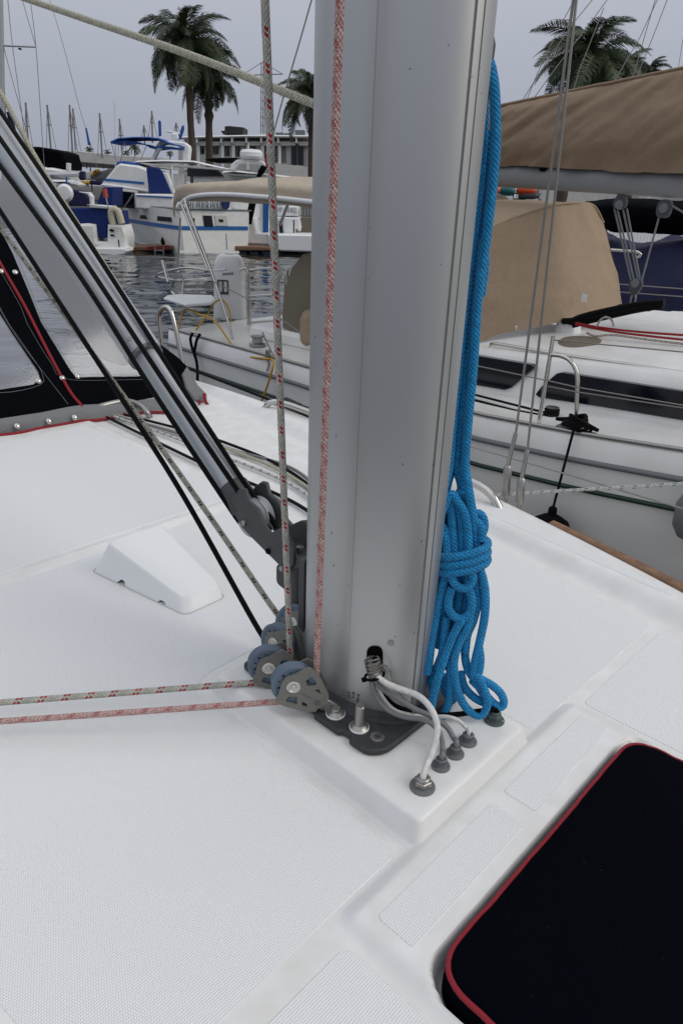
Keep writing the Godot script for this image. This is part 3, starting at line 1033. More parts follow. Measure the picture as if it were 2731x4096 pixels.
func build_coil() -> void:
	# a halyard coil hung from a cleat: all one rope
	var zs := func(x: float, y: float, off: float) -> Vector3:      # survey of the hank itself
		return dst(1650 + x / 2.24, 1850 + y / 2.24, lerpf(-1.035, -0.962, clampf(y / 2300.0, -0.9, 1.0)) + off)
	var d := 1.7417 
	var hang := func(x: float, y: float, off: float) -> Vector3: return dst(x * d, y * d, lerpf(-1.075, -1.035, clampf((y - 130.0) / 930.0, 0, 1)) + off)
	var strands := []
	strands.append([[hang, 1108, 190, -0.02], [hang, 1119, 138, -0.004], [hang, 1133, 190, 0.008], [hang, 1137, 270, 0.01], [hang, 1135, 370, 0.008], [hang, 1118, 530, 0.006], [hang, 1097, 680, 0.004], [hang, 1086, 840, 0.004], [hang, 1074, 970, 0.004], [zs, 470, 0, 0.0], [zs, 490, 180, 0.004], [zs, 520, 360, 0.006], [zs, 545, 520, 0.006], [zs, 556, 700, 0.0], [zs, 560, 900, -0.008]])
	strands.append([[hang, 1112, 180, -0.022], [hang, 1110, 290, -0.006], [hang, 1098, 440, -0.004], [hang, 1074, 640, -0.004], [hang, 1052, 850, -0.002], [hang, 1040, 960, 0.0], [zs, 330, 0, 0.0], [zs, 300, 160, 0.0], [zs, 262, 330, -0.004], [zs, 240, 520, -0.006], [zs, 260, 700, -0.012]])
	strands.append([[hang, 1116, 320, -0.024], [hang, 1106, 480, -0.02], [hang, 1086, 680, -0.015], [hang, 1066, 860, -0.01], [hang, 1054, 1000, -0.01], [zs, 395, 30, -0.012], [zs, 430, 190, -0.012], [zs, 440, 320, -0.014], [zs, 460, 560, -0.016]])
	strands.append([[hang, 1124, 300, -0.02], [hang, 1122, 420, -0.016], [hang, 1106, 560, -0.012], [hang, 1082, 760, -0.008], [hang, 1064, 940, -0.012], [zs, 350, 40, -0.02], [zs, 310, 200, -0.022], [zs, 280, 380, -0.022], [zs, 300, 620, -0.022]])
	# knot half way up
	strands.append([[hang, 1098, 640, -0.008], [hang, 1104, 600, 0.0], [hang, 1108, 560, -0.004], [hang, 1112, 610, -0.012], [hang, 1103, 680, -0.012]])
	for s in [
		[0.008, [215, 580], [255, 455], [315, 320], [352, 282], [395, 345], [455, 430], [485, 540], [498, 690], [500, 900]],
		[0.002, [330, 330], [342, 430], [352, 540], [366, 700], [380, 900]],
		[0.0, [395, 360], [425, 480], [438, 600], [442, 900]],
		[-0.008, [385, 275], [445, 300], [515, 410], [545, 560], [560, 690], [575, 930]],
		[0.0, [545, 470], [590, 455], [632, 500], [640, 590], [605, 655], [575, 700]],
		[0.006, [560, 520], [600, 560], [622, 620], [618, 700]],
		[0.0, [228, 560], [290, 600], [318, 690], [330, 900]],
		[0.004, [222, 615], [272, 655], [298, 720], [300, 950]],
		[0.014, [362, 900], [346, 1010], [375, 1085], [438, 1128], [508, 1105], [538, 1040], [522, 960], [500, 905]],
		[0.010, [352, 1120], [318, 1230], [328, 1325], [375, 1382], [450, 1396], [516, 1335], [530, 1240], [505, 1140]],
		[0.004, [310, 920], [275, 1080], [222, 1300], [175, 1560], [155, 1720], [135, 1890]],
		[-0.006, [232, 930], [205, 1120], [170, 1350], [140, 1620], [120, 1840]],
		[0.012, [445, 1400], [365, 1540], [295, 1720], [235, 1900], [188, 2080], [165, 2200], [150, 2290]],
		[0.010, [525, 1300], [490, 1470], [410, 1630], [370, 1790], [385, 1970], [425, 2110], [500, 2222], [590, 2268], [648, 2225], [668, 2130], [625, 2000], [565, 1890]],
		[0.006, [580, 900], [630, 1050], [650, 1210], [640, 1400], [600, 1600], [558, 1780], [540, 1900], [556, 1935], [590, 1880], [605, 1760], [590, 1640]],
		[0.0, [570, 940], [562, 1100], [580, 1250], [540, 1420], [490, 1540], [470, 1700]],
		[0.0, [300, 1380], [282, 1560], [262, 1720], [220, 1850]],
		[-0.004, [478, 1590], [468, 1720], [492, 1850], [560, 1960], [640, 2090]],
		[0.004, [330, 1760], [338, 1990], [326, 2140], [280, 2250], [228, 2312]],
		[0.0, [600, 1935], [700, 1990], [780, 2060], [816, 2140], [790, 2192], [715, 2150], [620, 2040], [530, 1950]],
		[-0.004, [430, 1880], [455, 1990], [520, 2080], [610, 2140], [720, 2168]],
		[-0.012, [250, 1000], [262, 1250], [250, 1480], [235, 1660]],
		[-0.012, [420, 1100], [400, 1300], [380, 1500], [330, 1700], [310, 1850]],
		[-0.014, [500, 1100], [470, 1300], [430, 1500]],
		[-0.016, [350, 1000], [330, 1300], [300, 1600], [230, 1800], [170, 1950], [200, 2100]],
		[-0.014, [280, 1900], [290, 2050], [370, 2140]],
		[-0.02, [300, 420], [290, 700], [300, 1000], [290, 1300], [250, 1600]], [-0.02, [400, 420], [400, 700], [410, 1000], [400, 1300], [390, 1560]], [-0.02, [500, 520], [500, 800], [500, 1050], [480, 1300]], [-0.016, [350, 560], [352, 800], [345, 1050]], [-0.018, [450, 600], [455, 900], [455, 1150], [440, 1420]], [-0.02, [560, 800], [540, 1050], [530, 1250]], [-0.02, [240, 700], [250, 950], [225, 1200], [190, 1480]]]:
		var row := []
		for i in range(1, s.size()): row.append([zs, s[i][0], s[i][1], s[0]])
		strands.append(row)
	var base := B(0.115, 0.05, 0.05)
	var st := S()
	for s in strands:
		var pts := []
		for q in s:
			var p: Vector3 = q[0].call(float(q[1]), float(q[2]), float(q[3]))
			pts.append(p - base)
		tube(st, smooth_path(pts, 0.006), 0.007, 10, 12.5)
	# the turns taken round the hank
	for i in 3:
		var mid: Vector3 = zs.call(425, 760 + i * 70, -0.012)
		var pts := []
		for k in 20:
			var a := TAU * k / 20.0
			var rx := 0.0425
			var rz := 0.033
			pts.append(mid + Vector3(cos(a) * rx, 0.011 * cos(a) + 0.008 * sin(a) * sin(a) * (1 if sin(a) > 0 else -1) * 0.3, sin(a) * rz) - base)
		tube(st, smooth_path(pts, 0.006, true), 0.007, 10, 12.5, false, true)
	var coil := obj("rope_coil", st, M.rope_blue)
	coil.position = base
	tag(coil, "bright blue plaited rope coiled and hung from the mast cleat", "rope")
	var cl := thing("mast_cleat", "dark grey horn cleat on the mast above the blue coil", "cleat", "", prt(1945, 330, 0.07))
	st = S()
	var cp: Vector3 = dst(1962, 140, -1.075)
	var inv := cl.transform.affine_inverse()
	tube(st, PackedVector3Array([inv * cp, inv * (cp - Vector3(0, 0.01, 0)), inv * (cp - Vector3(0.003, 0.07, 0)), inv * (cp - Vector3(0.01, 0.14, 0)), inv * (cp - Vector3(0.004, 0.23, 0))]), PackedFloat32Array([0.004, 0.0075, 0.009, 0.010, 0.006]), 12)
	obj("horn", st, M.casting, cl)
	st = S()
	box(st, inv * Transform3D(Basis.IDENTITY, cp - Vector3(0.02, 0.13, 0.004)), Vector3(0.04, 0.05, 0.02), 0.004)
	obj("cleat_base", st, M.casting, cl)

func build_cables() -> void:
	var k := 900.0 / 1568.0
	var P := func(x: float, y: float, z: float) -> Vector3: return dst(1200 + x * k, 2500 + y * k, z)
	var spots := [[0.228, -0.121, 0.0195, "hex"], [0.222, -0.067, 0.0150, "knurl"], [0.222, -0.029, 0.0150, "knurl"], [0.220, 0.009, 0.0155, "knurl"], [0.222, 0.085, 0.0175, "green"]]
	var say := ["grey deck gland with steel hex nut, thick white cable", "grey knurled deck gland beside the hex nut gland", "grey knurled deck gland, middle one of the row", "grey knurled deck gland with the thin white cable", "dark green-grey deck gland with the black cable"]
	var tops := []
	for i in 5:
		var s: Array = spots[i]
		var t := thing("cable_gland", say[i], "cable gland", "cable glands on the plinth", B(s[0], s[1], 0.04))
		var m: Material = M.gland_green if s[3] == "green" else M.gland
		var r: float = s[2]
		var f := Transform3D(Basis(FWD, PORT, Vector3.UP), Vector3.ZERO)
		var st := S()
		lathe(st, [[r, -0.0005], [r, 0.002], [r * 0.94, 0.0035], [r * 0.72, 0.0042], [r * 0.68, 0.006], [0.0, 0.006]], f, 32)
		var fla := obj("flange", st, m, t)
		var br := r * 0.62
		if s[3] == "knurl":
			st = S()
			lathe(st, [[br, 0.005], [br, 0.0075], [br * 0.95, 0.008], [br * 0.92, 0.008]], f, 28)
			for j in 28:
				var a := TAU * j / 28.0
				box(st, f * Transform3D(Basis(Vector3(0, 0, 1), a), Vector3(cos(a) * br * 0.93, sin(a) * br * 0.93, 0.0115)), Vector3(0.0012, 0.0009, 0.007))
			lathe(st, [[br * 0.93, 0.007], [br * 0.93, 0.0155], [br * 0.8, 0.0165], [br * 0.62, 0.0165], [br * 0.58, 0.013], [0.0, 0.013]], f, 28)
			obj("knurled_cap", st, m, t)
		else:
			st = S()
			var hex := PackedVector2Array()
			for j in 6: hex.append(Vector2(cos(TAU * j / 6.0 + 0.25), sin(TAU * j / 6.0 + 0.25)) * br * 1.12)
			prism(st, hex, f, 0.005, 0.0155, 0.0012)
			obj("hex_nut", st, M.steel_dull if s[3] == "hex" else m, t)
			st = S()
			lathe(st, [[br * 0.85, 0.015], [br * 0.83, 0.019], [br * 0.7, 0.0205], [br * 0.55, 0.0205], [br * 0.5, 0.017], [0.0, 0.017]], f, 24)
			obj("dome", st, M.steel_dull if s[3] == "hex" else m, t)
		for a in [0.3, 2.4, 4.5]:
			st = S()
			lathe(st, [[0.0022, 0.003], [0.0021, 0.0048], [0.0, 0.005]], f.translated(f * Vector3(cos(a) * r * 0.82, sin(a) * r * 0.82, 0)), 10)
			obj("screw", st, M.steel_dull, fla)
		tops.append(B(s[0], s[1], 0.053))
	var zm := onmast(1492, 2640, 0.006).z
	var zb := -0.935
	var run := func(pts: Array, z0: float, end: Vector3) -> Array:
		var out := []
		var n := pts.size()
		for i in n: out.append(P.call(float(pts[i][0]), float(pts[i][1]), lerpf(z0, end.z, pow(i / float(n), 1.7) - (0.22 if i == 0 else 0.0))))
		out.append(end + Vector3(0, 0.012, 0))
		out.append(end - Vector3(0, 0.004, 0))
		return out
	var g := "cables from the mast to the deck glands"
	rope_thing("cable", "thick scuffed white cable looping from the mast to the hex nut gland", "cable", run.call([[496, 215], [505, 275], [530, 340], [600, 405], [710, 450], [820, 492], [895, 560], [943, 650], [955, 740], [925, 870], [885, 970]], zm, tops[0]), 0.0051, M.cable_white, 0.006, 12, 12.5, g)
	rope_thing("cable", "grey cable to the knurled gland nearest the hex nut", "cable", run.call([[500, 225], [490, 270], [492, 350], [520, 480], [600, 585], [720, 640], [860, 660], [950, 720], [988, 800], [990, 880]], zm, tops[1]), 0.0042, M.cable_grey, 0.006, 10, 12.5, g)
	rope_thing("cable", "grey cable curving over to the middle knurled gland", "cable", run.call([[525, 220], [510, 275], [515, 360], [570, 440], [680, 515], [800, 585], [920, 640], [1020, 710], [1070, 790]], zm, tops[2]), 0.0046, M.cable_grey, 0.006, 10, 12.5, g)
	rope_thing("cable", "thin white cable arching to the knurled gland by the blue rope", "cable", run.call([[515, 228], [500, 300], [520, 390], [570, 500], [650, 590], [760, 625], [900, 640], [1020, 640], [1100, 665], [1160, 720]], zm, tops[3]), 0.0036, M.cable_white, 0.006, 10, 12.5, g)
	rope_thing("cable", "glossy black cable running flat to the green-grey gland", "cable", run.call([[520, 235], [515, 300], [540, 400], [590, 490], [700, 575], [830, 612], [960, 628], [1100, 622], [1230, 602], [1320, 592]], zm, tops[4]), 0.0045, M.black, 0.006, 10, 12.5, g)
	# whipping and tie
	var t := thing("cable_lashing", "black and white twine lashing round the cable bundle", "lashing", "", P.call(505, 300, zm))
	var inv := t.transform.affine_inverse()
	var st := S()
	for i in 12:
		var c: Vector3 = inv * P.call(500 + i * 2.0, 240 + i * 8, zm + 0.003)
		var ring := PackedVector3Array()
		for j in 16:
			var a := TAU * j / 16.0
			ring.append(c + Vector3(cos(a) * 0.0115, sin(a) * 0.0045 * cos(i * 2.1) + cos(a) * 0.003, sin(a) * 0.0095))
		tube(st, ring, 0.0014, 6, 20.0, false, true)
	obj("turns", st, M.twine, t)
	st = S()
	var tail := []
	for q in [[550, 290], [590, 280], [620, 310], [640, 370], [655, 410], [690, 470], [740, 530], [780, 590], [805, 640], [830, 660]]: tail.append(inv * P.call(float(q[0]), float(q[1]), zm + 0.012))
	tube(st, smooth_path(tail, 0.005), 0.0015, 6, 40.0)
	obj("tail", st, M.twine, t)
	st = S()
	var rc: Vector3 = inv * P.call(518, 352, zm + 0.003)
	var band := PackedVector3Array()
	for j in 20:
		var a := TAU * j / 20.0
		band.append(rc + Vector3(cos(a) * 0.0152, cos(a) * 0.0045, sin(a) * 0.0115))
	tube(st, band, 0.0022, 8, 20, false, true)
	box(st, Transform3D(Basis(Vector3(0, 0, 1), 0.3), rc + Vector3(-0.0165, -0.006, 0.004)), Vector3(0.008, 0.007, 0.006), 0.001)
	obj("cable_tie", st, M.black, t)

# ---------------------------------------------------------------- things on the coachroof
func build_hatch_cover() -> void:
	var t := thing("hatch_cover", "navy fabric hatch cover with red piping round its edge", "hatch cover", "", B(0.7, -0.03, -0.03))
	var inv := t.transform.affine_inverse()
	var corner := rounded(PackedVector2Array([Vector2(0.402, -0.322), Vector2(0.402, 0.236), Vector2(0.99, 0.252), Vector2(0.99, -0.334)]), 0.052, 8)
	var pts := PackedVector2Array()
	for i in corner.size():       # fine steps, so that the edge can wander as cloth does
		var a := corner[i]
		var b := corner[(i + 1) % corner.size()]
		var n := maxi(1, int(a.distance_to(b) / 0.015))
		for k in n: pts.append(a.lerp(b, float(k) / n))
	var nz := FastNoiseLite.new()
	nz.frequency = 3.0
	nz.seed = 5
	var mid := Vector2(0.69, -0.04)
	var ring := func(s: float, h: float, wav: float) -> PackedVector3Array:
		var out := PackedVector3Array()
		for q in pts:
			var w := nz.get_noise_2d(q.x * 1.2, q.y * 1.2)
			var p: Vector2 = mid + (q - mid) * (1.0 + s + wav * w * 0.012)
			out.append(inv * B(p.x, p.y, h + w * 0.004 * wav + 0.002 * nz.get_noise_2d(q.x * 9.0, q.y * 9.0)))
		return out
	var st := S()
	grid(st, [ring.call(-0.005, -0.031, 0.0), ring.call(0.012, -0.02, 0.3), ring.call(0.012, 0.0, 0.6), ring.call(0.003, 0.0205, 1.0)], true)
	obj("skirt", st, M.cover, t)
	st = S()
	var rows := []
	for e in [[0.0, 0.021], [-0.012, 0.0275], [-0.03, 0.0305], [-0.1, 0.033], [-0.25, 0.035], [-0.5, 0.036], [-0.75, 0.036], [-0.96, 0.036]]:
		rows.append(ring.call(e[0], e[1], 1.0 + e[0]))
	grid(st, rows, true)
	fan(st, rows[-1], 0)
	obj("top_panel", st, M.cover, t)
	st = S()
	var edge: PackedVector3Array = ring.call(0.001, 0.0225, 1.0)
	tube(st, edge, 0.0038, 8, 20, false, true, 1.0)
	obj("piping", st, M.piping, t)

func build_vent() -> void:
	# a wedge-shaped moulded cover with two drain notches
	var t := thing("vent_cover", "white wedge-shaped moulded cover on the coachroof", "cover", "", B(-0.6, 0, 0))
	var inv := t.transform.affine_inverse()
	var k := 700.0 / 1568.0
	var G := func(x: float, y: float, h: float) -> Vector3: return lvl(300 + x * k, 2000 + y * k, h)
	var bl: Vector3 = inv * G.call(150.0, 640.0, 0.0)
	var bc: Vector3 = inv * G.call(985.0, 1038.0, 0.0)
	var br: Vector3 = inv * G.call(1352.0, 872.0, 0.0)
	var tl: Vector3 = inv * G.call(285.0, 372.0, 0.078)
	var tr: Vector3 = inv * G.call(765.0, 214.0, 0.078)
	var tc: Vector3 = inv * G.call(972.0, 880.0, 0.028)
	var te: Vector3 = inv * G.call(1300.0, 765.0, 0.028)
	var bb := bl + (tr - tl) * 1.12
	# lofted from the foot to the sloping top, with rounded edges
	var foot := PackedVector3Array([bl, bc, br, bb])
	var top := PackedVector3Array([tl, tc, te, tr])
	var fine := func(c: PackedVector3Array, r: float) -> PackedVector3Array:
		var out := PackedVector3Array()
		for i in 4:
			var p := c[i]
			var a := (c[(i + 3) % 4] - p)
			var b := (c[(i + 1) % 4] - p)
			var p0 := p + a.normalized() * r
			var p1 := p + b.normalized() * r
			for q in 6:
				var s := q / 5.0
				out.append(p0 * (1 - s) * (1 - s) + p * 2.0 * s * (1 - s) + p1 * s * s)
			var nxt := c[(i + 1) % 4] - b.normalized() * r
			for q in range(1, 24): out.append(p1.lerp(nxt, q / 24.0))
		return out
	var F: PackedVector3Array = fine.call(foot, 0.02)
	var U: PackedVector3Array = fine.call(top, 0.02)
	var rows := []
	var lift := PackedVector3Array()
	for i in F.size():      # notches along the near long side (from bl to bc)
		var p := F[i]
		var s := (p - bl).dot(bc - bl) / (bc - bl).length_squared()
		var near := (p - bl - (bc - bl) * s).length() < 0.004
		if near and ((s > 0.31 and s < 0.375) or (s > 0.745 and s < 0.81)): p = p.lerp(U[i], 0.2)
		lift.append(p)
	rows.append(lift)
	for s in [0.2, 0.45, 0.7, 0.85]:
		var row := PackedVector3Array()
		for i in F.size(): row.append(F[i].lerp(U[i], s))
		rows.append(row)
	var cen := (tl + tr + tc + te) / 4.0
	for e in [[0.97, 0.0], [1.0, 0.025], [1.0, 0.06]]:
		var row := PackedVector3Array()
		for i in F.size():
			var p := F[i].lerp(U[i], e[0])
			row.append(p.lerp(cen + (p - cen) * 1.0, 0.0).lerp(cen, e[1]))
		rows.append(row)
	for s in [0.3, 0.6, 0.9]:
		var row := PackedVector3Array()
		for i in F.size():
			var p := U[i].lerp(cen, s)
			row.append(p + Vector3(0, 0.0035 * s, 0))
		rows.append(row)
	var st := S()
	grid(st, rows, true)
	fan(st, rows[-1], 0)
	obj("cover_moulding", st, M.white, t)
	st = S()
	var sl := PackedVector3Array()
	for p in F: sl.append(cen * Vector3(1, 0, 1) + (p - cen * Vector3(1, 0, 1)) * 1.012 + Vector3(0, 0.0016, 0))
	tube(st, sl, 0.0015, 6, 20, false, true)
	obj("sealant_bead", st, mat(Color(0.74, 0.725, 0.70), 0.7), t)

func build_rails() -> void:
	# stainless handrail on the port side of the coachroof
	var st := S()
	var base := lvl(2010, 2060, 0.01)
	var pts := []
	for q in [[1640, 1800, 0.99], [1745, 1862, 0.955], [1850, 1912, 0.93], [1920, 1945, 0.915], [1968, 1985, 0.905], [2000, 2045, 0.9], [2012, 2068, 0.9]]: pts.append(prt(q[0], q[1], q[2]) - base)
	tube(st, smooth_path(pts, 0.012), 0.0125, 14)
	var hr := obj("grab_rail", st, M.steel)
	hr.position = base
	tag(hr, "stainless grab rail curving down to the coachroof behind the blue rope", "grab rail")
	st = S()
	base = lvl(1080, 1660, 0.01)
	pts = []
	for q in [[1055, 1650, 0.0], [1068, 1620, 0.04], [1095, 1608, 0.055], [1150, 1618, 0.055], [1300, 1672, 0.05]]: pts.append(lvl(q[0], q[1], q[2]) - base)
	tube(st, smooth_path(pts, 0.02), 0.0125, 12)
	hr = obj("grab_rail", st, M.steel)
	hr.position = base
	tag(hr, "stainless grab rail at the coachroof edge behind the flecked halyard", "grab rail")
	st = S()
	base = lvl(400, 1655, 0.01)
	pts = []
	for q in [[405, 1672, 0.0], [388, 1640, 0.03], [405, 1625, 0.045], [500, 1605, 0.05], [560, 1620, 0.045], [592, 1655, 0.02], [600, 1668, 0.0]]: pts.append(lvl(q[0], q[1], q[2]) - base)
	tube(st, smooth_path(pts, 0.02), 0.012, 12)
	hr = obj("grab_rail", st, M.steel_dull)
	hr.position = base
	tag(hr, "grey grab rail at the foot of the sprayhood over the lines", "grab rail")
	# cap shrouds with their turnbuckles
	var say := ["wire shroud ending in the darker turnbuckle beside the grab rail", "wire shroud ending in the bright turnbuckle over the grab rail foot"]
	var n := 0
	for w in [[2311, -150, 2062, 1730, 2030, 1860, 2020, 1990, 2005, 2075], [2320, -150, 2108, 1800, 2086, 1910, 2075, 2015, 2070, 2085]]:
		var v := 1.02
		var foot := prt(w[8], w[9] + 60, v)
		var t := thing("shroud", say[n], "shroud", "shrouds on the port side", foot)
		n += 1
		var inv := t.transform.affine_inverse()
		var a := inv * prt(w[0], w[1], v)
		var b := inv * prt(w[2], w[3], v)
		var c := inv * prt(w[4], w[5], v)
		var e := inv * prt(w[6], w[7], v)
		st = S()
		bar(st, a, b, 0.0036, 8, 60)
		obj("wire", st, M.wire, t)
		st = S()
		tube(st, PackedVector3Array([b, b.lerp(c, 0.04), c]), PackedFloat32Array([0.0045, 0.0068, 0.0068]), 10)
		obj("swage", st, M.steel_dull, t)
		st = S()
		tube(st, PackedVector3Array([c, c.lerp(e, 0.08), c.lerp(e, 0.92), e]), PackedFloat32Array([0.006, 0.0125, 0.0125, 0.007]), 12)
		obj("turnbuckle", st, M.steel_dull, t)
		st = S()
		bar(st, e, Vector3.ZERO, 0.0062, 10)
		obj("toggle", st, M.steel_dull, t)
	# guard wire along the port side, and its hoop
	var hoop := S()
	base = prt(735, 1468, 1.42)
	pts = []
	for q in [[648, 1395], [638, 1270], [645, 1240], [662, 1228], [682, 1240], [700, 1300], [733, 1465]]: pts.append(prt(q[0], q[1], 1.42) - base)
	tube(hoop, smooth_path(pts, 0.03), 0.0125, 12)
	var h := obj("stanchion_hoop", hoop, M.steel)
	h.position = base
	tag(h, "stainless hoop rail standing beyond the sprayhood corner", "rail")
	rope_thing("guard_line", "thick black line running forward from the hoop rail", "rope", [prt(745, 1470, 1.42), prt(850, 1510, 1.42), prt(1100, 1608, 1.42), prt(1290, 1690, 1.42)], 0.0075, M.rope_black, 0.05, 8)
	rope_thing("guard_wire", "thin guard wire crossing the next boat's hull", "wire", [prt(1700, 1735, 1.42), prt(2240, 1890, 1.42), prt(2731, 2036, 1.42), prt(2900, 2086, 1.42)], 0.003, M.wire, 0.1, 6)
	rope_thing("mooring_line", "white line with green flecks stretched past the turnbuckles", "rope", [prt(1880, 1990, 1.3), prt(2020, 1978, 1.3), prt(2300, 1960, 1.3), prt(2580, 1945, 1.3), prt(2850, 1925, 1.3)], 0.0055, M.rope_green_fleck, 0.02, 8)

func build_sprayhood() -> void:
	var t := thing("sprayhood", "black sprayhood with clear windows and red piping", "sprayhood", "", B(-1.9, 0.4, 0.0))
	var inv := t.transform.affine_inverse()
	# its front leans aft from the foot
	var foot := lvl(345, 1690, 0.0)
	var lean := (-FWD * 0.62 + Vector3(0, 0.78, 0)).normalized()
	var across := (lvl(700, 1625, 0.0) - lvl(0, 1745, 0.0)).normalized()
	var nrm := lean.cross(across).normalized()
	if nrm.dot(FWD) < 0: nrm = -nrm
	var at := func(x: float, y: float, off := 0.0) -> Vector3:
		var d := bearing(x, y)
		var o := foot + nrm * off
		return inv * (EYE + d * ((o - EYE).dot(nrm) / d.dot(nrm)))
	var k := 1300.0 / 1568.0
	var Zp := func(q: Array, off: float) -> Array:
		var out := []
		for p in q: out.append(at.call(p[0] * k, 800 + p[1] * k, off))
		return out
	var back: Vector3 = -nrm
	# cloth round the windows: a frame built from strips
	var panels := [
		[[-700, 1060], [-700, 930], [0, 915], [160, 890], [200, 866], [400, 1000], [410, 1030], [330, 1040], [0, 1062]],
		[[200, 866], [186, 826], [60, 640], [0, 545], [-120, 300], [-200, 100], [-120, 60], [-90, 120], [0, 300], [120, 510], [240, 745], [340, 925], [400, 1000]],
		[[410, 1000], [340, 925], [240, 745], [120, 510], [0, 300], [-90, 120], [-30, 80], [60, 250], [140, 440], [200, 590], [340, 820], [360, 845], [390, 855], [690, 850], [900, 800], [950, 885], [930, 912], [700, 960]],
		[[900, 800], [690, 852], [640, 780], [560, 620], [560, 560], [700, 640], [860, 760]]]
	for p in panels:
		var st := S()
		poly3(st, Zp.call(p, 0.0), back, 0.004, 0.0)
		obj("fabric_panel", st, M.navy, t)
	for w in [[[-700, 930], [-700, -100], [-200, 100], [0, 545], [60, 640], [188, 830], [196, 866], [165, 890], [0, 918]], [[-30, 80], [60, 250], [140, 440], [200, 590], [340, 820], [360, 845], [390, 858], [690, 852], [600, 700], [300, 100], [150, -100], [-60, -100]]]:
		var st := S()
		poly3(st, Zp.call(w, -0.006), back, 0.001)
		obj("window", st, M.vinyl, t)
	# red piping seam and grey foot strip
	var seam := []
	for p in Zp.call([[-90, 120], [0, 300], [120, 510], [240, 745], [340, 925], [400, 1000], [418, 1055]], 0.004): seam.append(p)
	var st := S()
	tube(st, smooth_path(seam, 0.02), 0.006, 8)
	obj("piping", st, M.piping, t)
	st = S()
	var rows := []
	for p in [[-700, 1120, 1180], [0, 1055, 1135], [200, 1025, 1100], [330, 998, 1078], [400, 988, 1065], [470, 985, 1062], [600, 975, 1040], [700, 962, 1025], [800, 955, 1025]]:
		var a: Vector3 = at.call(p[0] * k, 800 + p[1] * k, 0.006)
		var b: Vector3 = inv * lvl(p[0] * k, 800 + p[2] * k, 0.008)
		var c := (a + b) * 0.5 + (inv.basis * FWD) * 0.012 + Vector3(0, 0.008, 0)
		rows.append(PackedVector3Array([a, a.lerp(c, 0.6), c, b.lerp(c, 0.6), b]))
	grid(st, rows)
	var strip := obj("foot_strip", st, M.webbing, t)
	st = S()
	var edge := []
	for r in rows: edge.append(r[4])
	tube(st, smooth_path(edge, 0.03), 0.006, 8)
	obj("foot_piping", st, M.piping, t)
	for s in [[85, 1092], [238, 1068], [362, 1050], [718, 1012], [8, 345], [302, 860], [75, 350], [376, 852], [188, 875]]:
		st = S()
		var c: Vector3 = at.call(s[0] * k, 800 + s[1] * k, 0.024 if s[1] > 1000 else 0.002)
		lathe(st, [[0.0115, 0.0], [0.011, 0.004], [0.007, 0.0075], [0.0, 0.0085]], frame(c, inv.basis * across, inv.basis * lean), 14)
		obj("snap_stud", st, M.steel, strip if s[1] > 1000 else t)
	# a grey sheet added behind the clear panel for the grey band there
	st = S()
	poly3(st, Zp.call([[-120, -100], [60, -100], [220, 110], [640, 780], [600, 800], [440, 745], [290, 480]], -0.05), back, 0.006)
	obj("grey_panel", st, tri_tex(mat(Color(0.38, 0.385, 0.395), 0.7), T.cloth, null, 3.0), t)
	# double rows of pale stitching round the windows
	for sw in [[[[-200, 900], [0, 930], [160, 905], [214, 872], [200, 822], [75, 640], [15, 545], [-100, 300]], 0.001], [[[-110, 300], [55, 620], [330, 985]], 0.001], [[[-10, 75], [75, 250], [155, 445], [212, 590], [345, 800], [395, 842], [690, 838]], 0.001], [[[-20, 300], [105, 520], [130, 590], [250, 790], [330, 865], [690, 866]], 0.001]]:
		st = S()
		tube(st, smooth_path(Zp.call(sw[0], 0.0015), 0.05), 0.0009, 4)
		obj("stitching", st, M.rope_grey, t)
	# folded end of the hood at the coachroof edge, with its red cord
	st = S()
	poly3(st, Zp.call([[905, 800], [955, 890], [1000, 935], [1000, 985], [940, 960], [900, 905], [880, 840]], 0.01), back, 0.02, 0.004)
	obj("end_fold", st, M.webbing, t)
	st = S()
	tube(st, smooth_path(Zp.call([[985, 935], [990, 965], [1000, 985], [1012, 1000]], 0.03), 0.01), 0.007, 8)
	tube(st, smooth_path(Zp.call([[955, 965], [968, 975], [960, 985]], 0.03), 0.01), 0.005, 8)
	obj("cord", st, M.piping, t)

# ---------------------------------------------------------------- the yacht in the next berth (parallel to ours)
func along(tab: Array, u: float) -> Vector2:       # smooth lookup of [u, v, h]
	for i in tab.size() - 1:
		if u <= tab[i + 1][0] or i == tab.size() - 2:
			var t: float = clampf((u - tab[i][0]) / (tab[i + 1][0] - tab[i][0]), 0, 1)
			return Vector2(lerpf(tab[i][1], tab[i + 1][1], t), lerpf(tab[i][2], tab[i + 1][2], t))
	return Vector2.ZERO
const RUB := [[-6.3, 3.74, -0.775], [-5.2, 3.66, -0.765], [-4.0, 3.58, -0.755], [-3.0, 3.51, -0.755], [-2.0, 3.48, -0.75], [-1.2, 3.50, -0.708], [-0.5, 3.54, -0.655], [0.4, 3.64, -0.61], [1.5, 3.90, -0.55], [2.8, 4.40, -0.48], [3.9, 4.97, -0.42], [4.05, 5.08, -0.41]]
const MID := 5.1
func ring_at(u: float, t: Transform3D, pts: Array) -> PackedVector3Array:
	# pts: [outboard offset from the rubbing strake, height or null for ...] on the near side, mirrored to the far side
	var out := PackedVector3Array()
	for p in pts: out.append(t * B(u, p[0], p[1]))
	for i in range(pts.size() - 1, -1, -1): out.append(t * B(u, 2 * MID - pts[i][0], pts[i][1]))
	return out
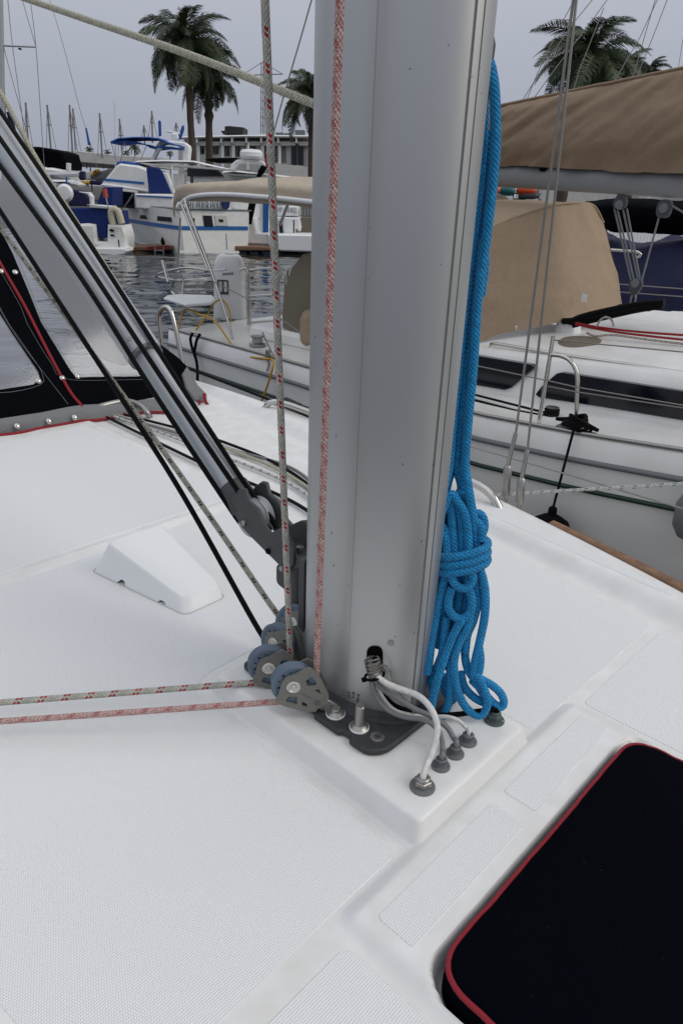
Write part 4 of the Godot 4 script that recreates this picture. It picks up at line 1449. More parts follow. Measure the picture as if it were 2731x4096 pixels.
func build_neighbour() -> void:
	var t := thing("sailing_yacht", "white sailing yacht with green waterline stripe in the next berth", "sailing yacht", "", B(-1.5, MID, WATER))
	var inv := t.transform.affine_inverse()
	var st := S()
	var rows := []
	for i in 46:
		var u := lerpf(-6.3, 4.05, i / 45.0)
		var r := along(RUB, u)
		var k := clampf((MID - r.x) / 1.5, 0.02, 1.1)
		rows.append(ring_at(u, inv, [[r.x + 0.5 * k, WATER - 0.3], [r.x + 0.24 * k, WATER + 0.05], [r.x + 0.10 * k, -1.4], [r.x + 0.03 * k, -1.05], [r.x, r.y], [r.x, r.y + 0.012], [r.x + 0.012, r.y + 0.14], [r.x + 0.035, r.y + 0.168], [r.x + 0.06, r.y + 0.172], [r.x + 0.09, r.y + 0.15], [r.x + 0.3 * k, r.y + 0.155], [r.x + 0.8 * k, r.y + 0.17]]))
	grid(st, rows, true)
	fan(st, rows[0], 9)
	obj("hull", st, M.hull, t)
	# rubbing strake, toe rail and stripe
	for e in [["rubbing_strake", 0.0, 0.0, 0.02, M.grey], ["toe_rail", 0.03, 0.178, 0.014, M.steel_dull], ["waterline_stripe", 0.022, -0.2, 0.017, mat(Color(0.02, 0.17, 0.12), 0.4)]]:
		st = S()
		var path := PackedVector3Array()
		for i in 46:
			var u := lerpf(-6.29, 4.0, i / 45.0)
			var r := along(RUB, u)
			path.append(inv * B(u, r.x + e[1] - (0.006 if e[0] != "waterline_stripe" else 0.012), r.y + e[2]))
		tube(st, path, e[3], 8, 1, true, false, 1.0)
		obj(e[0], st, e[4], t)
	# cabin
	st = S()
	rows = []
	for s in [[-3.6, 0.02], [-3.5, 0.8], [-3.2, 1.0], [-2.0, 1.0], [-0.5, 1.0], [0.6, 0.98], [1.4, 0.85], [1.9, 0.5], [2.2, 0.05]]:
		var k: float = s[1]
		var nar: float = maxf(0.0, (s[0] + 0.2) * 0.16)
		var d := along(RUB, s[0]).y + 0.15
		var rise: float = 0.055 * (s[0] + 2.0)
		rows.append(ring_at(s[0], inv, [[4.13 + nar, d - 0.05], [4.14 + nar, d + 0.02 * k], [4.17 + nar, lerpf(d, -0.36 + rise, k)], [4.2 + nar, lerpf(d, -0.27 + rise, k)], [4.23 + nar, lerpf(d, -0.245 + rise, k)], [4.29 + nar, lerpf(d, -0.232 + rise, k)], [4.6 + nar, lerpf(d, -0.19 + rise, k)], [4.95 + nar * 0.3, lerpf(d, -0.17 + rise, k)]]))
	grid(st, rows, true)
	obj("cabin", st, M.hull, t)
	for w in [[[1700, 1398], [1888, 1420], [2120, 1458], [2136, 1470], [2040, 1552], [2015, 1560], [1888, 1538], [1700, 1505]], [[2139, 1578], [2165, 1545], [2225, 1494], [2245, 1490], [2731, 1566], [3000, 1612], [3000, 1722], [2731, 1682], [2400, 1627], [2155, 1590]]]:
		st = S()
		var pts := []
		for q in w: pts.append(inv * prt(q[0], q[1], 4.13))
		poly3(st, pts, PORT, 0.06, 0.003)
		obj("window", st, M.glass_dark, t)
	# grab rail on the cabin top
	st = S()
	var hp := []
	for q in [[1958, 1398], [1962, 1384], [1985, 1376], [2200, 1412], [2470, 1452], [2731, 1492], [2950, 1528]]: hp.append(inv * prt(q[0], q[1], 4.28))
	tube(st, smooth_path(hp, 0.05), 0.0135, 8)
	for q in [[2235, 1420, 1438], [2550, 1465, 1490]]: bar(st, inv * prt(q[0], q[1], 4.28), inv * prt(q[0] - 2, q[2], 4.28), 0.011, 8)
	obj("grab_rail", st, M.steel, t)
	# our own cockpit, seen through the sprayhood's windows
	var ck := S()
	box(ck, Fr(-3.5, 0.0, -0.75), Vector3(2.4, 2.6, 0.2), 0.02)
	box(ck, Fr(-2.35, 0.0, -0.35), Vector3(0.1, 2.4, 0.6), 0.02)
	var well := obj("cockpit", ck, M.teak)
	struct(well)
	# oval hatch cover on the cabin top
	st = S()
	var hc := prt(2335, 1383, 4.78)
	lathe(st, [[0.155, 0.0], [0.158, 0.018], [0.14, 0.036], [0.08, 0.045], [0.0, 0.047]], inv * Transform3D(Basis(FWD * 1.25, PORT * 1.7, Vector3.UP * 1.2), hc), 28)
	obj("hatch_cap", st, M.olive, t)
	# boarding gate
	st = S()
	bar(st, inv * prt(2150, 1715, 3.62), inv * prt(2212, 1345, 3.62), 0.0145, 10)
	obj("stanchion", st, M.steel, t)
	st = S()
	hp = []
	for q in [[2204, 1420], [2235, 1422], [2270, 1436], [2296, 1466], [2308, 1510], [2306, 1600], [2302, 1690]]: hp.append(inv * prt(q[0], q[1], 3.62))
	tube(st, smooth_path(hp, 0.03), 0.0145, 10)
	obj("gate_hoop", st, M.steel, t)
	for w in [[[1700, 1420], [2200, 1525], [2300, 1548], [2731, 1622], [3000, 1668]], [[2190, 1545], [2306, 1568], [2731, 1632], [3000, 1672]], [[2216, 1360], [2731, 1408], [3000, 1434]]]:
		st = S()
		hp = PackedVector3Array()
		for q in w: hp.append(inv * prt(q[0], q[1], 3.6))
		tube(st, hp, 0.0045, 6)
		obj("guard_wire", st, M.wire, t)
	# stern deck gear: pushpit, seat board, cockpit coaming
	st = S()
	box(st, inv * Transform3D(Basis(FWD, PORT, Vector3.UP), B(-4.4, 4.3, -0.54)), Vector3(1.9, 0.3, 0.16), 0.04)
	obj("coaming", st, M.hull, t)
	for w in [
		[[636, 1096], [660, 1088], [740, 1072], [850, 1082], [905, 1078]],
		[[636, 1096], [632, 1104], [660, 1114], [720, 1122], [800, 1118], [830, 1120]],
		[[712, 1085], [690, 1140], [686, 1165], [700, 1180]], [[735, 1100], [728, 1170]],
		[[960, 1078], [985, 1074], [992, 1090], [992, 1280], [990, 1295]],
		[[1000, 1300], [998, 1100], [1010, 1080], [1100, 1072], [1135, 1085], [1140, 1110], [1138, 1290]],
		[[1000, 1185], [1140, 1175]], [[990, 1292], [1138, 1278]], [[1150, 1200], [1152, 1085], [1170, 1070], [1250, 1060]]]:
		st = S()
		hp = []
		for q in w: hp.append(inv * prt(q[0], q[1], 4.6 if q[0] > 950 else 4.3))
		tube(st, smooth_path(hp, 0.03), 0.0135, 8)
		obj("pushpit_rail", st, M.steel, t)
	st = S()
	tube(st, PackedVector3Array([inv * prt(650, 1042, 4.3), inv * prt(674, 1128, 4.3)]), 0.024, 10)
	obj("rod_holder", st, M.steel, t)
	st = S()
	var sp := []
	for q in [[655, 1190], [668, 1181], [720, 1176], [850, 1180], [862, 1196], [846, 1210], [745, 1217]]: sp.append(inv * lvl(q[0], q[1], -0.33))
	poly3(st, sp, Vector3.DOWN, 0.03, 0.008)
	obj("seat_board", st, M.white, t)
	# outboard bracket post
	st = S()
	bar(st, inv * prt(872, 1080, 4.9), inv * prt(868, 1290, 4.9), 0.045, 10)
	obj("bracket_post", st, M.hull, t)
	# winch
	st = S()
	lathe(st, [[0.085, 0.0], [0.085, 0.02], [0.055, 0.035], [0.05, 0.075], [0.068, 0.085], [0.068, 0.1], [0.0, 0.104]], inv * Transform3D(Basis(FWD, PORT, Vector3.UP), lvl(1030, 1382, -0.6)), 20)
	obj("winch", st, M.steel_dull, t)
	# side hull ports
	st = S()
	sp = []
	for q in [[1110, 1600], [1128, 1592], [1190, 1618], [1200, 1640], [1195, 1655], [1112, 1622]]: sp.append(inv * prt(q[0], q[1], 3.55))
	poly3(st, sp, PORT, 0.1, 0.004)
	obj("hull_port", st, M.glass_dark, t)

func lofted(t: Node3D, called: String, m: Material, curves: Array, ripple := 0.0, seed_ := 1) -> MeshInstance3D:
	# a skin through curves of equally many points, smoothed both ways
	var rows := []
	for c in curves: rows.append(smooth_path(c, 99.0) if false else dense(c, 6))
	var n: int = rows[0].size()
	var cols := []
	for j in n:
		var col := []
		for r in rows: col.append(r[j])
		cols.append(dense(col, 6))
	var nz := FastNoiseLite.new()
	nz.frequency = 1.0
	nz.seed = seed_
	var g := []
	for j in n:
		var row := PackedVector3Array()
		for p in cols[j]:
			row.append(p + Vector3(nz.get_noise_3d(p.x * 2.2, p.y * 2.2, p.z * 2.2), nz.get_noise_3d(p.x * 2.2 + 9, p.y * 2.2, p.z * 2.2), nz.get_noise_3d(p.x * 2.2, p.y * 2.2 + 9, p.z * 2.2)) * ripple)
		g.append(row)
	var st := S()
	grid(st, g)
	return obj(called, st, m, t)
func dense(pts: Array, m: int) -> PackedVector3Array:
	var out := PackedVector3Array()
	var n := pts.size()
	for i in n - 1:
		var p0: Vector3 = pts[i - 1] if i > 0 else pts[0] * 2.0 - pts[1]
		var p1: Vector3 = pts[i]
		var p2: Vector3 = pts[i + 1]
		var p3: Vector3 = pts[i + 2] if i < n - 2 else p2 * 2.0 - p1
		for k in m:
			var t := float(k) / m
			out.append(0.5 * ((2.0 * p1) + (p2 - p0) * t + (2.0 * p0 - 5.0 * p1 + 4.0 * p2 - p3) * t * t + (3.0 * p1 - p0 - 3.0 * p2 + p3) * t * t * t))
	out.append(pts[n - 1])
	return out

func build_neighbour_gear() -> void:
	# tan sprayhood
	var t := thing("sprayhood", "tan canvas sprayhood on the next yacht, small white tag low down", "sprayhood", "", B(-2.6, MID, -0.2))
	var inv := t.transform.affine_inverse()
	var P := func(x: float, y: float, v: float) -> Vector3: return inv * prt(x, y, v)
	var foot := [P.call(1780, 1400, 4.12), P.call(1895, 1372, 4.3), P.call(2090, 1318, 4.65), P.call(2270, 1284, 5.05), P.call(2400, 1248, 5.55), P.call(2455, 1228, 5.85), P.call(2484, 1216, 6.0)]
	var hoop := [P.call(1780, 1010, 4.2), P.call(1900, 942, 4.35), P.call(2060, 868, 4.65), P.call(2215, 820, 5.05), P.call(2315, 812, 5.5), P.call(2376, 826, 5.85), P.call(2412, 890, 5.98)]
	var mid1 := []
	var mid2 := []
	for i in 7:
		var a: Vector3 = foot[i]
		var b: Vector3 = hoop[i]
		mid1.append(a.lerp(b, 0.33) + (inv.basis * FWD) * 0.02)
		mid2.append(a.lerp(b, 0.7) + (inv.basis * FWD) * 0.02)
	lofted(t, "front_panel", M.sand, [foot, mid1, mid2, hoop], 0.03, 3)
	var hs := S()
	tube(hs, dense(hoop, 6), 0.011, 8)
	obj("hoop_seam", hs, M.sand, t)
	var back1 := []
	var back2 := []
	for i in 7:
		var b: Vector3 = hoop[i]
		back1.append(b - (inv.basis * FWD) * 0.45 + Vector3(0, 0.02 - 0.02 * absf(i - 3.0), 0))
		back2.append(b - (inv.basis * FWD) * 1.0 + Vector3(0, -0.01 - 0.03 * absf(i - 3.0), 0))
	lofted(t, "top_panel", M.sand, [hoop, back1, back2], 0.008, 4)
	# port side, turned away
	var e0 := [P.call(2484, 1216, 6.0), P.call(2462, 1090, 6.0), P.call(2440, 990, 6.0), P.call(2412, 890, 5.98)]
	var e1 := []
	for p in e0: e1.append(p - (inv.basis * FWD) * 0.9)
	lofted(t, "side_panel", M.sand, [e0, e1], 0.004, 5)
	var st := S()
	var tg := []
	for q in [[2350, 1172], [2360, 1170], [2365, 1180], [2376, 1210], [2362, 1212], [2352, 1190]]: tg.append(P.call(q[0], q[1], 5.17))
	poly3(st, tg, (inv.basis * -FWD), 0.05)
	obj("tag", st, M.white, t)
	st = S()
	lathe(st, [[0.022, 0.0], [0.02, 0.008], [0.0, 0.01]], frame(P.call(2064, 1311, 4.55), inv.basis * PORT, Vector3.UP), 12)
	obj("snap_stud", st, M.steel, t)
	# boom and its sail cover
	var bm := thing("boom", "light grey boom above the tan sprayhood", "boom", "", B(-1.5, MID, 1.0))
	inv = bm.transform.affine_inverse()
	st = S()
	var rows := []
	for s in [[-4.9, 1.095], [1.2, 0.915]]:
		var row := PackedVector3Array()
		for i in 28:
			var a := TAU * i / 28.0
			row.append(inv * B(s[0], MID + cos(a) * 0.065, s[1] + sin(a) * 0.098))
		rows.append(row)
	grid(st, rows, true)
	fan(st, rows[0], 3)
	obj("boom_tube", st, mat(Color(0.53, 0.535, 0.54), 0.5), bm)
	for u in [-2.62, -1.0]:
		st = S()
		box(st, inv * Fr(u, MID - 0.05, 1.03 - (u + 4.9) * 0.0295 + 0.13), Vector3(0.05, 0.06, 0.05), 0.004)
		obj("strap", st, M.black, bm)
	var cv := thing("sail_cover", "brown-tan sail cover bundled along the boom", "sail cover", "", B(-1.5, MID, 1.2))
	inv = cv.transform.affine_inverse()
	var nz := FastNoiseLite.new()
	nz.frequency = 1.0
	nz.seed = 12
	st = S()
	rows = []
	for i in 121:
		var u := lerpf(-4.7, 1.1, i / 120.0)
		var f := inv_lerp_c(-4.7, -1.6, u)
		var boomh := 1.095 - (u + 4.9) * 0.0295
		var top := lerpf(1.30, 1.74, pow(f, 0.75)) + maxf(0.0, u + 1.6) * 0.11
		var wide := lerpf(0.09, 0.19, f)
		var row := PackedVector3Array()
		for j in 33:
			var a := lerpf(-PI * 0.5 - 2.55, -PI * 0.5 + 2.55, j / 32.0)       # skirt to skirt over the ridge
			var s := absf(j - 16.0) / 16.0                                      # 0 at the ridge, 1 at the skirts
			var side := -1.0 if j < 16 else 1.0
			var hgt := lerpf(top, boomh + 0.065, pow(s, 1.15))
			var w := wide * pow(sin(clampf(s * 1.25, 0.0, 1.0) * PI * 0.5), 0.7) * (1.0 - 0.35 * clampf((s - 0.75) * 4.0, 0.0, 1.0))
			# folds slanting down from the ridge
			var fold := 0.045 * nz.get_noise_2d(u * 2.6 + s * 2.4, s * 1.6 + side * 7.0) + 0.04 * nz.get_noise_2d(u * 7.0 + s * 6.0, side * 3.0) * (1.1 - f * 0.75)
			w += fold * (1.0 if s > 0.06 else 0.0)
			hgt += 0.02 * nz.get_noise_2d(u * 2.5, s * 2.0 + 20.0) * (s if s > 0.5 else 0.3)
			row.append(inv * B(u, MID + side * w, hgt))
		rows.append(row)
	grid(st, rows)
	obj("cover_cloth", st, M.tan, cv)
	st = S()
	var ridge := PackedVector3Array()
	for r in rows: ridge.append(r[16] + Vector3(0, 0.006, 0))
	tube(st, ridge, 0.012, 8)
	obj("ridge_seam", st, M.tan, cv)
	# mainsheet: two blocks under the boom, one at the deck, and the falls between
	var spots := [["upper_block", 2478, 822, "upper mainsheet block shackled under the boom above the lower block"], ["upper_block", 2655, 835, "single mainsheet block hung under the boom, nearer its mast"], ["lower_block", 2543, 1130, "lower mainsheet block above the black bundled lines"]]
	for s in spots:
		var b := thing("mainsheet_block", s[3], "pulley block", "mainsheet blocks of the next yacht", prt(s[1], s[2], MID))
		inv = b.transform.affine_inverse()
		var up: float = 1.0 if s[0] == "upper_block" else -1.0
		st = S()
		prism(st, rounded(PackedVector2Array([Vector2(-0.05, -0.02), Vector2(0.05, -0.02), Vector2(0.055, 0.03), Vector2(0.018, 0.1 ), Vector2(-0.018, 0.1), Vector2(-0.055, 0.03)]) if s[1] != 2655 else rounded(rect(0.11, 0.13), 0.05), 0.02, 3), Transform3D(Basis(FWD, Vector3(0, up, 0), FWD.cross(Vector3(0, up, 0))), Vector3.ZERO), -0.018, 0.018, 0.004)
		obj("cheek", st, M.casting, b)
		st = S()
		lathe(st, [[0.0, -0.024], [0.034, -0.024], [0.034, 0.024], [0.022, 0.025], [0.0, 0.025]], Transform3D(Basis(FWD, Vector3.UP, FWD.cross(Vector3.UP)), Vector3(0, 0.005 * up, 0)), 16)
		obj("sheave", st, M.grey, b)
		st = S()
		var top: Vector3 = Vector3(0, 0.17 * up, 0)
		var sh := PackedVector3Array()
		for i in 14: sh.append(Vector3(0, 0.135 * up, 0) + FWD * cos(TAU * i / 14.0) * 0.02 + Vector3(0, sin(TAU * i / 14.0) * 0.05, 0))
		tube(st, sh, 0.007, 6, 20, false, true)
		obj("shackle", st, M.steel_dull, b)
	var n := 0
	for f in [[2455, 835, 2525, 1135], [2468, 840, 2536, 1130], [2490, 840, 2552, 1128], [2505, 835, 2562, 1138], [2640, 845, 2560, 1140], [2672, 815, 2731, 850]]:
		rope_thing("mainsheet_part", ["grey mainsheet part, left one of the four-part purchase", "grey mainsheet part, second of the four-part purchase", "grey mainsheet part, third of the four-part purchase", "grey mainsheet part, fourth of the four-part purchase", "grey mainsheet part slanting to the single boom block", "grey mainsheet tail leading forward from the single boom block"][n].replace("left one", "first"), "rope", [prt(f[0], f[1], MID), prt(f[2], f[3], MID)], 0.0075, M.rope_grey, 1.0, 7, 12.5, "mainsheet parts")
		n += 1
	# black bundled lines over the cabin top, with red and white lines
	var tr := thing("traveller", "black line bundle lashed along the mainsheet traveller", "traveller", "", prt(2270, 1300, MID))
	inv = tr.transform.affine_inverse()
	for q in [[[2275, 1290], [2330, 1266], [2450, 1238], [2560, 1218], [2655, 1210]], [[2290, 1300], [2400, 1272], [2540, 1240], [2650, 1222]], [[2250, 1285], [2330, 1280], [2440, 1262], [2600, 1225]]]:
		st = S()
		var pp := []
		for p in q: pp.append(inv * prt(p[0], p[1], MID - 0.1))
		tube(st, smooth_path(pp, 0.03), 0.027, 10, 12.5)
		obj("line_bundle", st, M.rope_black, tr)
	st = S()
	box(st, inv * Transform3D(Basis(FWD, PORT, Vector3.UP), prt(2256, 1285, MID)), Vector3(0.09, 0.1, 0.09), 0.01)
	obj("end_car", st, M.black, tr)
	st = S()
	prism(st, PackedVector2Array([Vector2(-0.14, -0.12), Vector2(0.14, -0.12), Vector2(0.06, 0.12), Vector2(-0.06, 0.12)]), inv * upright(prt(2268, 1335, MID), -PORT), -0.08, 0.08, 0.015)
	obj("pedestal", st, M.white, tr)
	for r in [["red line, upper of the pair led along the next yacht's cabin top", M.rope_rose, [[2300, 1292], [2400, 1310], [2560, 1328], [2900, 1352]]], ["red line, lower of the pair led along the next yacht's cabin top", M.rope_rose, [[2300, 1297], [2420, 1322], [2600, 1345], [2900, 1376]]], ["white line with red flecks beside the red lines on the cabin top", M.rope_red, [[2345, 1330], [2380, 1345], [2450, 1340], [2600, 1360], [2900, 1395]]], ["white line with red flecks looped over the black line bundle", M.rope_red, [[2385, 1310], [2395, 1285], [2420, 1268], [2445, 1280], [2452, 1308]]]]:
		var pp := []
		for p in r[2]: pp.append(prt(p[0], p[1], MID - 0.15))
		rope_thing("cabin_line", r[0], "rope", pp, 0.009, r[1], 0.05, 8, 12.5, "lines on the next yacht's cabin top")
	# cleat with a black line, sheet winch and fender
	var cl := thing("mooring_cleat", "grey deck cleat heaped with turns of black line", "cleat", "", prt(2300, 1730, 3.56))
	inv = cl.transform.affine_inverse()
	st = S()
	box(st, Transform3D(Basis(FWD, PORT, Vector3.UP), Vector3(0, 0.012, 0)), Vector3(0.27, 0.05, 0.03), 0.006)
	obj("cleat_base", st, M.grey, cl)
	st = S()
	tube(st, PackedVector3Array([FWD * -0.15 + Vector3(0, 0.06, 0), FWD * -0.05 + Vector3(0, 0.075, 0), FWD * 0.05 + Vector3(0, 0.07, 0), FWD * 0.15 + Vector3(0, 0.05, 0)]), PackedFloat32Array([0.012, 0.02, 0.02, 0.012]), 10)
	obj("horns", st, M.rubber, cl)
	st = S()
	for i in 7:
		var ring := []
		for j in 12:
			var a := TAU * j / 12.0
			ring.append(FWD * (cos(a) * (0.1 - 0.008 * i)) + PORT * (sin(a) * 0.045) + Vector3(0, 0.035 + 0.012 * i + 0.012 * sin(2 * a + i), 0))
		tube(st, smooth_path(ring, 0.02, true), 0.011, 7, 12.5, false, true)
	obj("rope_turns", st, M.rope_black, cl)
	var gf := thing("fender", "pale grey fender at the white hull forward of the black one", "fender", "", prt(2782, 2060, 3.4))
	st = S()
	lathe(st, [[0.0, -0.16], [0.08, -0.14], [0.115, -0.08], [0.12, 0.05], [0.09, 0.12], [0.03, 0.15], [0.0, 0.16]], Transform3D(Basis(Vector3.RIGHT, Vector3.FORWARD, Vector3.UP), Vector3.ZERO), 24)
	obj("fender_body", st, M.grey, gf)
	st = S()
	bar(st, Vector3(0, 0.15, 0), Vector3(0, 0.66, 0.02), 0.009)
	obj("lanyard", st, M.rope_black, gf)
	var fd := thing("fender", "black ball fender hanging on a line beside the white hull", "fender", "", prt(2202, 2082, 3.36))
	st = S()
	lathe(st, [[0.0, -0.16], [0.07, -0.145], [0.125, -0.09], [0.138, -0.03], [0.12, 0.03], [0.07, 0.065], [0.03, 0.085], [0.028, 0.13], [0.018, 0.14], [0.0, 0.142]], Transform3D(Basis(Vector3.RIGHT, Vector3.FORWARD, Vector3.UP), Vector3(0, -0.04, 0)), 28)
	obj("fender_body", st, M.rubber, fd)
	st = S()
	tube(st, PackedVector3Array([Vector3(0, 0.09, 0), prt(2292, 1722, 3.47) - fd.position]), 0.0095, 8)
	obj("lanyard", st, M.rope_black, fd)
	var wn := thing("jib_sheet_lead", "black sheet turned round a small winch on the side deck", "winch", "", prt(2205, 1650, 3.9))
	st = S()
	lathe(st, [[0.05, 0.0], [0.042, 0.02], [0.04, 0.055], [0.05, 0.07], [0.0, 0.074]], Transform3D(Basis(Vector3.RIGHT, Vector3.FORWARD, Vector3.UP), Vector3(0, -0.03, 0)), 18)
	obj("drum", st, M.steel_dull, wn)
	st = S()
	for i in 3:
		var ring := PackedVector3Array()
		for j in 16: ring.append(Vector3(cos(TAU * j / 16.0) * 0.048, -0.02 + i * 0.02, sin(TAU * j / 16.0) * 0.048))
		tube(st, ring, 0.0095, 6, 12.5, false, true)
	tube(st, PackedVector3Array([Vector3(-0.02, 0.0, 0.04), prt(1890, 1577, 3.9) - wn.position, prt(1650, 1530, 3.9) - wn.position]), 0.0095, 6)
	tube(st, PackedVector3Array([Vector3(0.03, -0.03, 0.04), prt(2170, 1662, 3.85) - wn.position, prt(2050, 1640, 3.85) - wn.position, prt(1890, 1598, 3.85) - wn.position, prt(1650, 1550, 3.85) - wn.position]), 0.0095, 6)
	obj("sheet", st, M.rope_black, wn)
	# bimini over the cockpit
	var bi := thing("bimini", "beige canvas bimini with a white edge over the next yacht's cockpit", "bimini", "", B(-5.5, MID, 0.6))
	inv = bi.transform.affine_inverse()
	var secs := []
	for s in [[-6.44, -0.2], [-6.40, -0.06], [-6.25, -0.02], [-5.4, 0.0], [-4.6, 0.0], [-3.9, -0.02], [-3.5, -0.08]]:
		var row := []
		for q in [[4.02, 0.73], [4.0, 0.79], [4.03, 0.88], [4.2, 0.92], [4.7, 0.95], [5.1, 1.0], [5.5, 0.99], [5.95, 0.95], [6.2, 0.76]]:
			row.append(inv * B(s[0], q[0], q[1] + s[1]))
		secs.append(row)
	lofted(bi, "canopy", M.beige, secs, 0.014, 6)
	st = S()
	var hem := []
	for s in [[-6.3, 0.66], [-6.1, 0.755], [-5.6, 0.795], [-4.9, 0.79], [-4.2, 0.765], [-3.6, 0.735]]: hem.append(inv * B(s[0], 3.985, s[1]))
	tube(st, smooth_path(hem, 0.1), 0.022, 8)
	obj("hem", st, M.white, bi)
	for p in [[[738, 800], [842, 1075], [858, 1120]], [[726, 815], [832, 1075]], [[858, 1120], [905, 1260], [940, 1398]], [[722, 870], [712, 1070]], [[1150, 820], [1120, 900]]]:
		st = S()
		var pp := []
		for q in p: pp.append(inv * prt(q[0], q[1], 3.95))
		tube(st, smooth_path(pp, 0.1), 0.0155 if p != [[722, 870], [712, 1070]] else 0.011, 10)
		obj("frame_tube", st, M.steel, bi)
	# outboard motor on the pushpit, under a white cloth cover
	var ob := thing("outboard_motor", "outboard motor under a white cloth cover with grey print", "outboard motor", "", prt(925, 1270, 5.0))
	inv = ob.transform.affine_inverse()
	var sec2 := []
	for s in [[0.0, 1.0], [0.03, 1.06], [0.3, 1.0], [0.5, 1.0], [0.66, 0.97], [0.75, 0.72], [0.765, 0.3]]:
		var row := []
		for k in 9:
			var a := TAU * k / 8.0
			var ex := Vector2(signf(cos(a)) * pow(absf(cos(a)), 0.5) * 0.185, signf(sin(a)) * pow(absf(sin(a)), 0.5) * 0.13)
			row.append(FWD * 0.0 + Vector3(ex.x * s[1] + 0.0, s[0], ex.y * s[1]))
		sec2.append(row)
	lofted(ob, "cloth_cover", M.white, sec2, 0.006, 8)
	st = S()
	box(st, Transform3D(Basis.IDENTITY, Vector3(0, -0.22, -0.02)), Vector3(0.09, 0.45, 0.14), 0.02)
	obj("leg", st, M.grey, ob)
	st = S()
	var dc := Vector3(-0.07, 0.39, 0.133)
	for b in [[0, 0.075, 0.13, 0.018], [0, -0.075, 0.13, 0.03], [-0.06, 0, 0.018, 0.15], [0.06, 0, 0.018, 0.15], [0, 0, 0.022, 0.15]]:
		box(st, Transform3D(Basis.IDENTITY, dc + Vector3(b[0], b[1], 0)), Vector3(b[2], b[3], 0.006))
	obj("printed_emblem", st, M.gland_green, ob)
	st = S()
	for i in 7: box(st, Transform3D(Basis(Vector3(0, 0, 1), 0.05), Vector3(-0.065 + i * 0.02, 0.54 + i * 0.002, 0.131)), Vector3(0.014, 0.028 - 0.006 * (i % 2), 0.006))
	obj("printed_name", st, M.grey, ob)
	# covers in the cockpit, hose, straps
	var co := thing("winch_cover", "olive-tan domed cover standing in the next yacht's cockpit", "cover", "", prt(1215, 1340, 4.5))
	st = S()
	lathe(st, [[0.42, 0.0], [0.43, 0.25], [0.41, 0.5], [0.34, 0.72], [0.22, 0.87], [0.0, 0.92]], Transform3D(Basis(Vector3.RIGHT, Vector3.FORWARD, Vector3.UP), Vector3(0.2, -0.06, 0)), 24)
	obj("cover_cloth", st, M.olive, co)
	var bxx := thing("helm_cover", "tan rounded canvas cover beside the olive cover", "cover", "", prt(1240, 1370, 4.2))
	st = S()
	prism(st, rounded(rect(0.3, 0.34, 0.05, 0.14), 0.1, 5), Transform3D.IDENTITY, -0.15, 0.1, 0.05)
	obj("cover_cloth", st, M.sand, bxx)
	rope_thing("shore_hose", "yellow hose draped over the next yacht's stern and down its side", "hose", [prt(728, 1350, 3.95), prt(718, 1320, 3.95), prt(726, 1260, 4.0), prt(748, 1236, 4.1), prt(800, 1258, 4.0), prt(850, 1275, 3.95), prt(890, 1325, 3.85), prt(935, 1388, 3.72), prt(990, 1424, 3.66), prt(1060, 1435, 3.6), prt(1090, 1440, 3.55), prt(1090, 1475, 3.52), prt(1060, 1570, 3.52), prt(1028, 1640, 3.52)], 0.0105, M.yellow, 0.03, 8)
	rope_thing("shore_hose", "yellow hose loop behind the bimini leg", "hose", [prt(778, 1328, 4.0), prt(810, 1285, 4.0), prt(832, 1255, 4.3), prt(860, 1210, 4.6), prt(890, 1200, 4.7), prt(915, 1235, 4.7), prt(925, 1285, 4.6)], 0.0105, M.yellow, 0.03, 8)
	var sr := thing("mooring_strap", "pair of black straps over the next yacht's stern quarter", "strap", "", prt(775, 1345, 3.8))
	for q in [[[770, 1335], [762, 1355], [770, 1395], [780, 1420], [790, 1470], [790, 1545]], [[800, 1338], [788, 1358], [778, 1410], [782, 1430]]]:
		st = S()
		var pp := []
		for p in q: pp.append(prt(p[0], p[1], 3.64) - sr.position)
		tube(st, smooth_path(pp, 0.05), 0.016, 7)
		obj("strap", st, M.rope_black, sr)
	st = S()
	box(st, Transform3D(Basis(FWD, PORT, Vector3.UP), Vector3(0, 0.01, 0)), Vector3(0.2, 0.06, 0.04), 0.008)
	obj("cleat", st, M.rubber, sr)
	rope_thing("stern_wire", "thin guard wire sagging over the next yacht's stern deck", "wire", [prt(860, 1130, 3.8), prt(960, 1180, 3.8), prt(1100, 1260, 3.7), prt(1300, 1400, 3.6)], 0.005, M.wire, 0.2, 6)
	rope_thing("stern_sheet", "thin grey sheet led from the small deck block forward", "rope", [prt(1050, 1330, 4.0), prt(1080, 1395, 3.8), prt(1110, 1440, 3.7), prt(1180, 1490, 3.6), prt(1290, 1520, 3.6)], 0.008, M.rope_grey, 0.1, 6)
	var db := thing("deck_block", "upright grey deck block with a pink tail beside the hose", "pulley block", "", prt(1072, 1432, 3.62))
	st = S()
	prism(st, rounded(rect(0.05, 0.1, 0, 0.03), 0.024, 4), upright(Vector3.ZERO, -PORT), -0.015, 0.015, 0.004)
	obj("cheek", st, M.steel_dull, db)
	st = S()
	tube(st, PackedVector3Array([Vector3(0, 0, 0.02), Vector3(0.01, -0.06, 0.03), Vector3(-0.01, -0.12, 0.03)]), 0.009, 6)
	obj("tail", st, M.rope_pink, db)

func inv_lerp_c(a: float, b: float, x: float) -> float: return clampf((x - a) / (b - a), 0.0, 1.0)

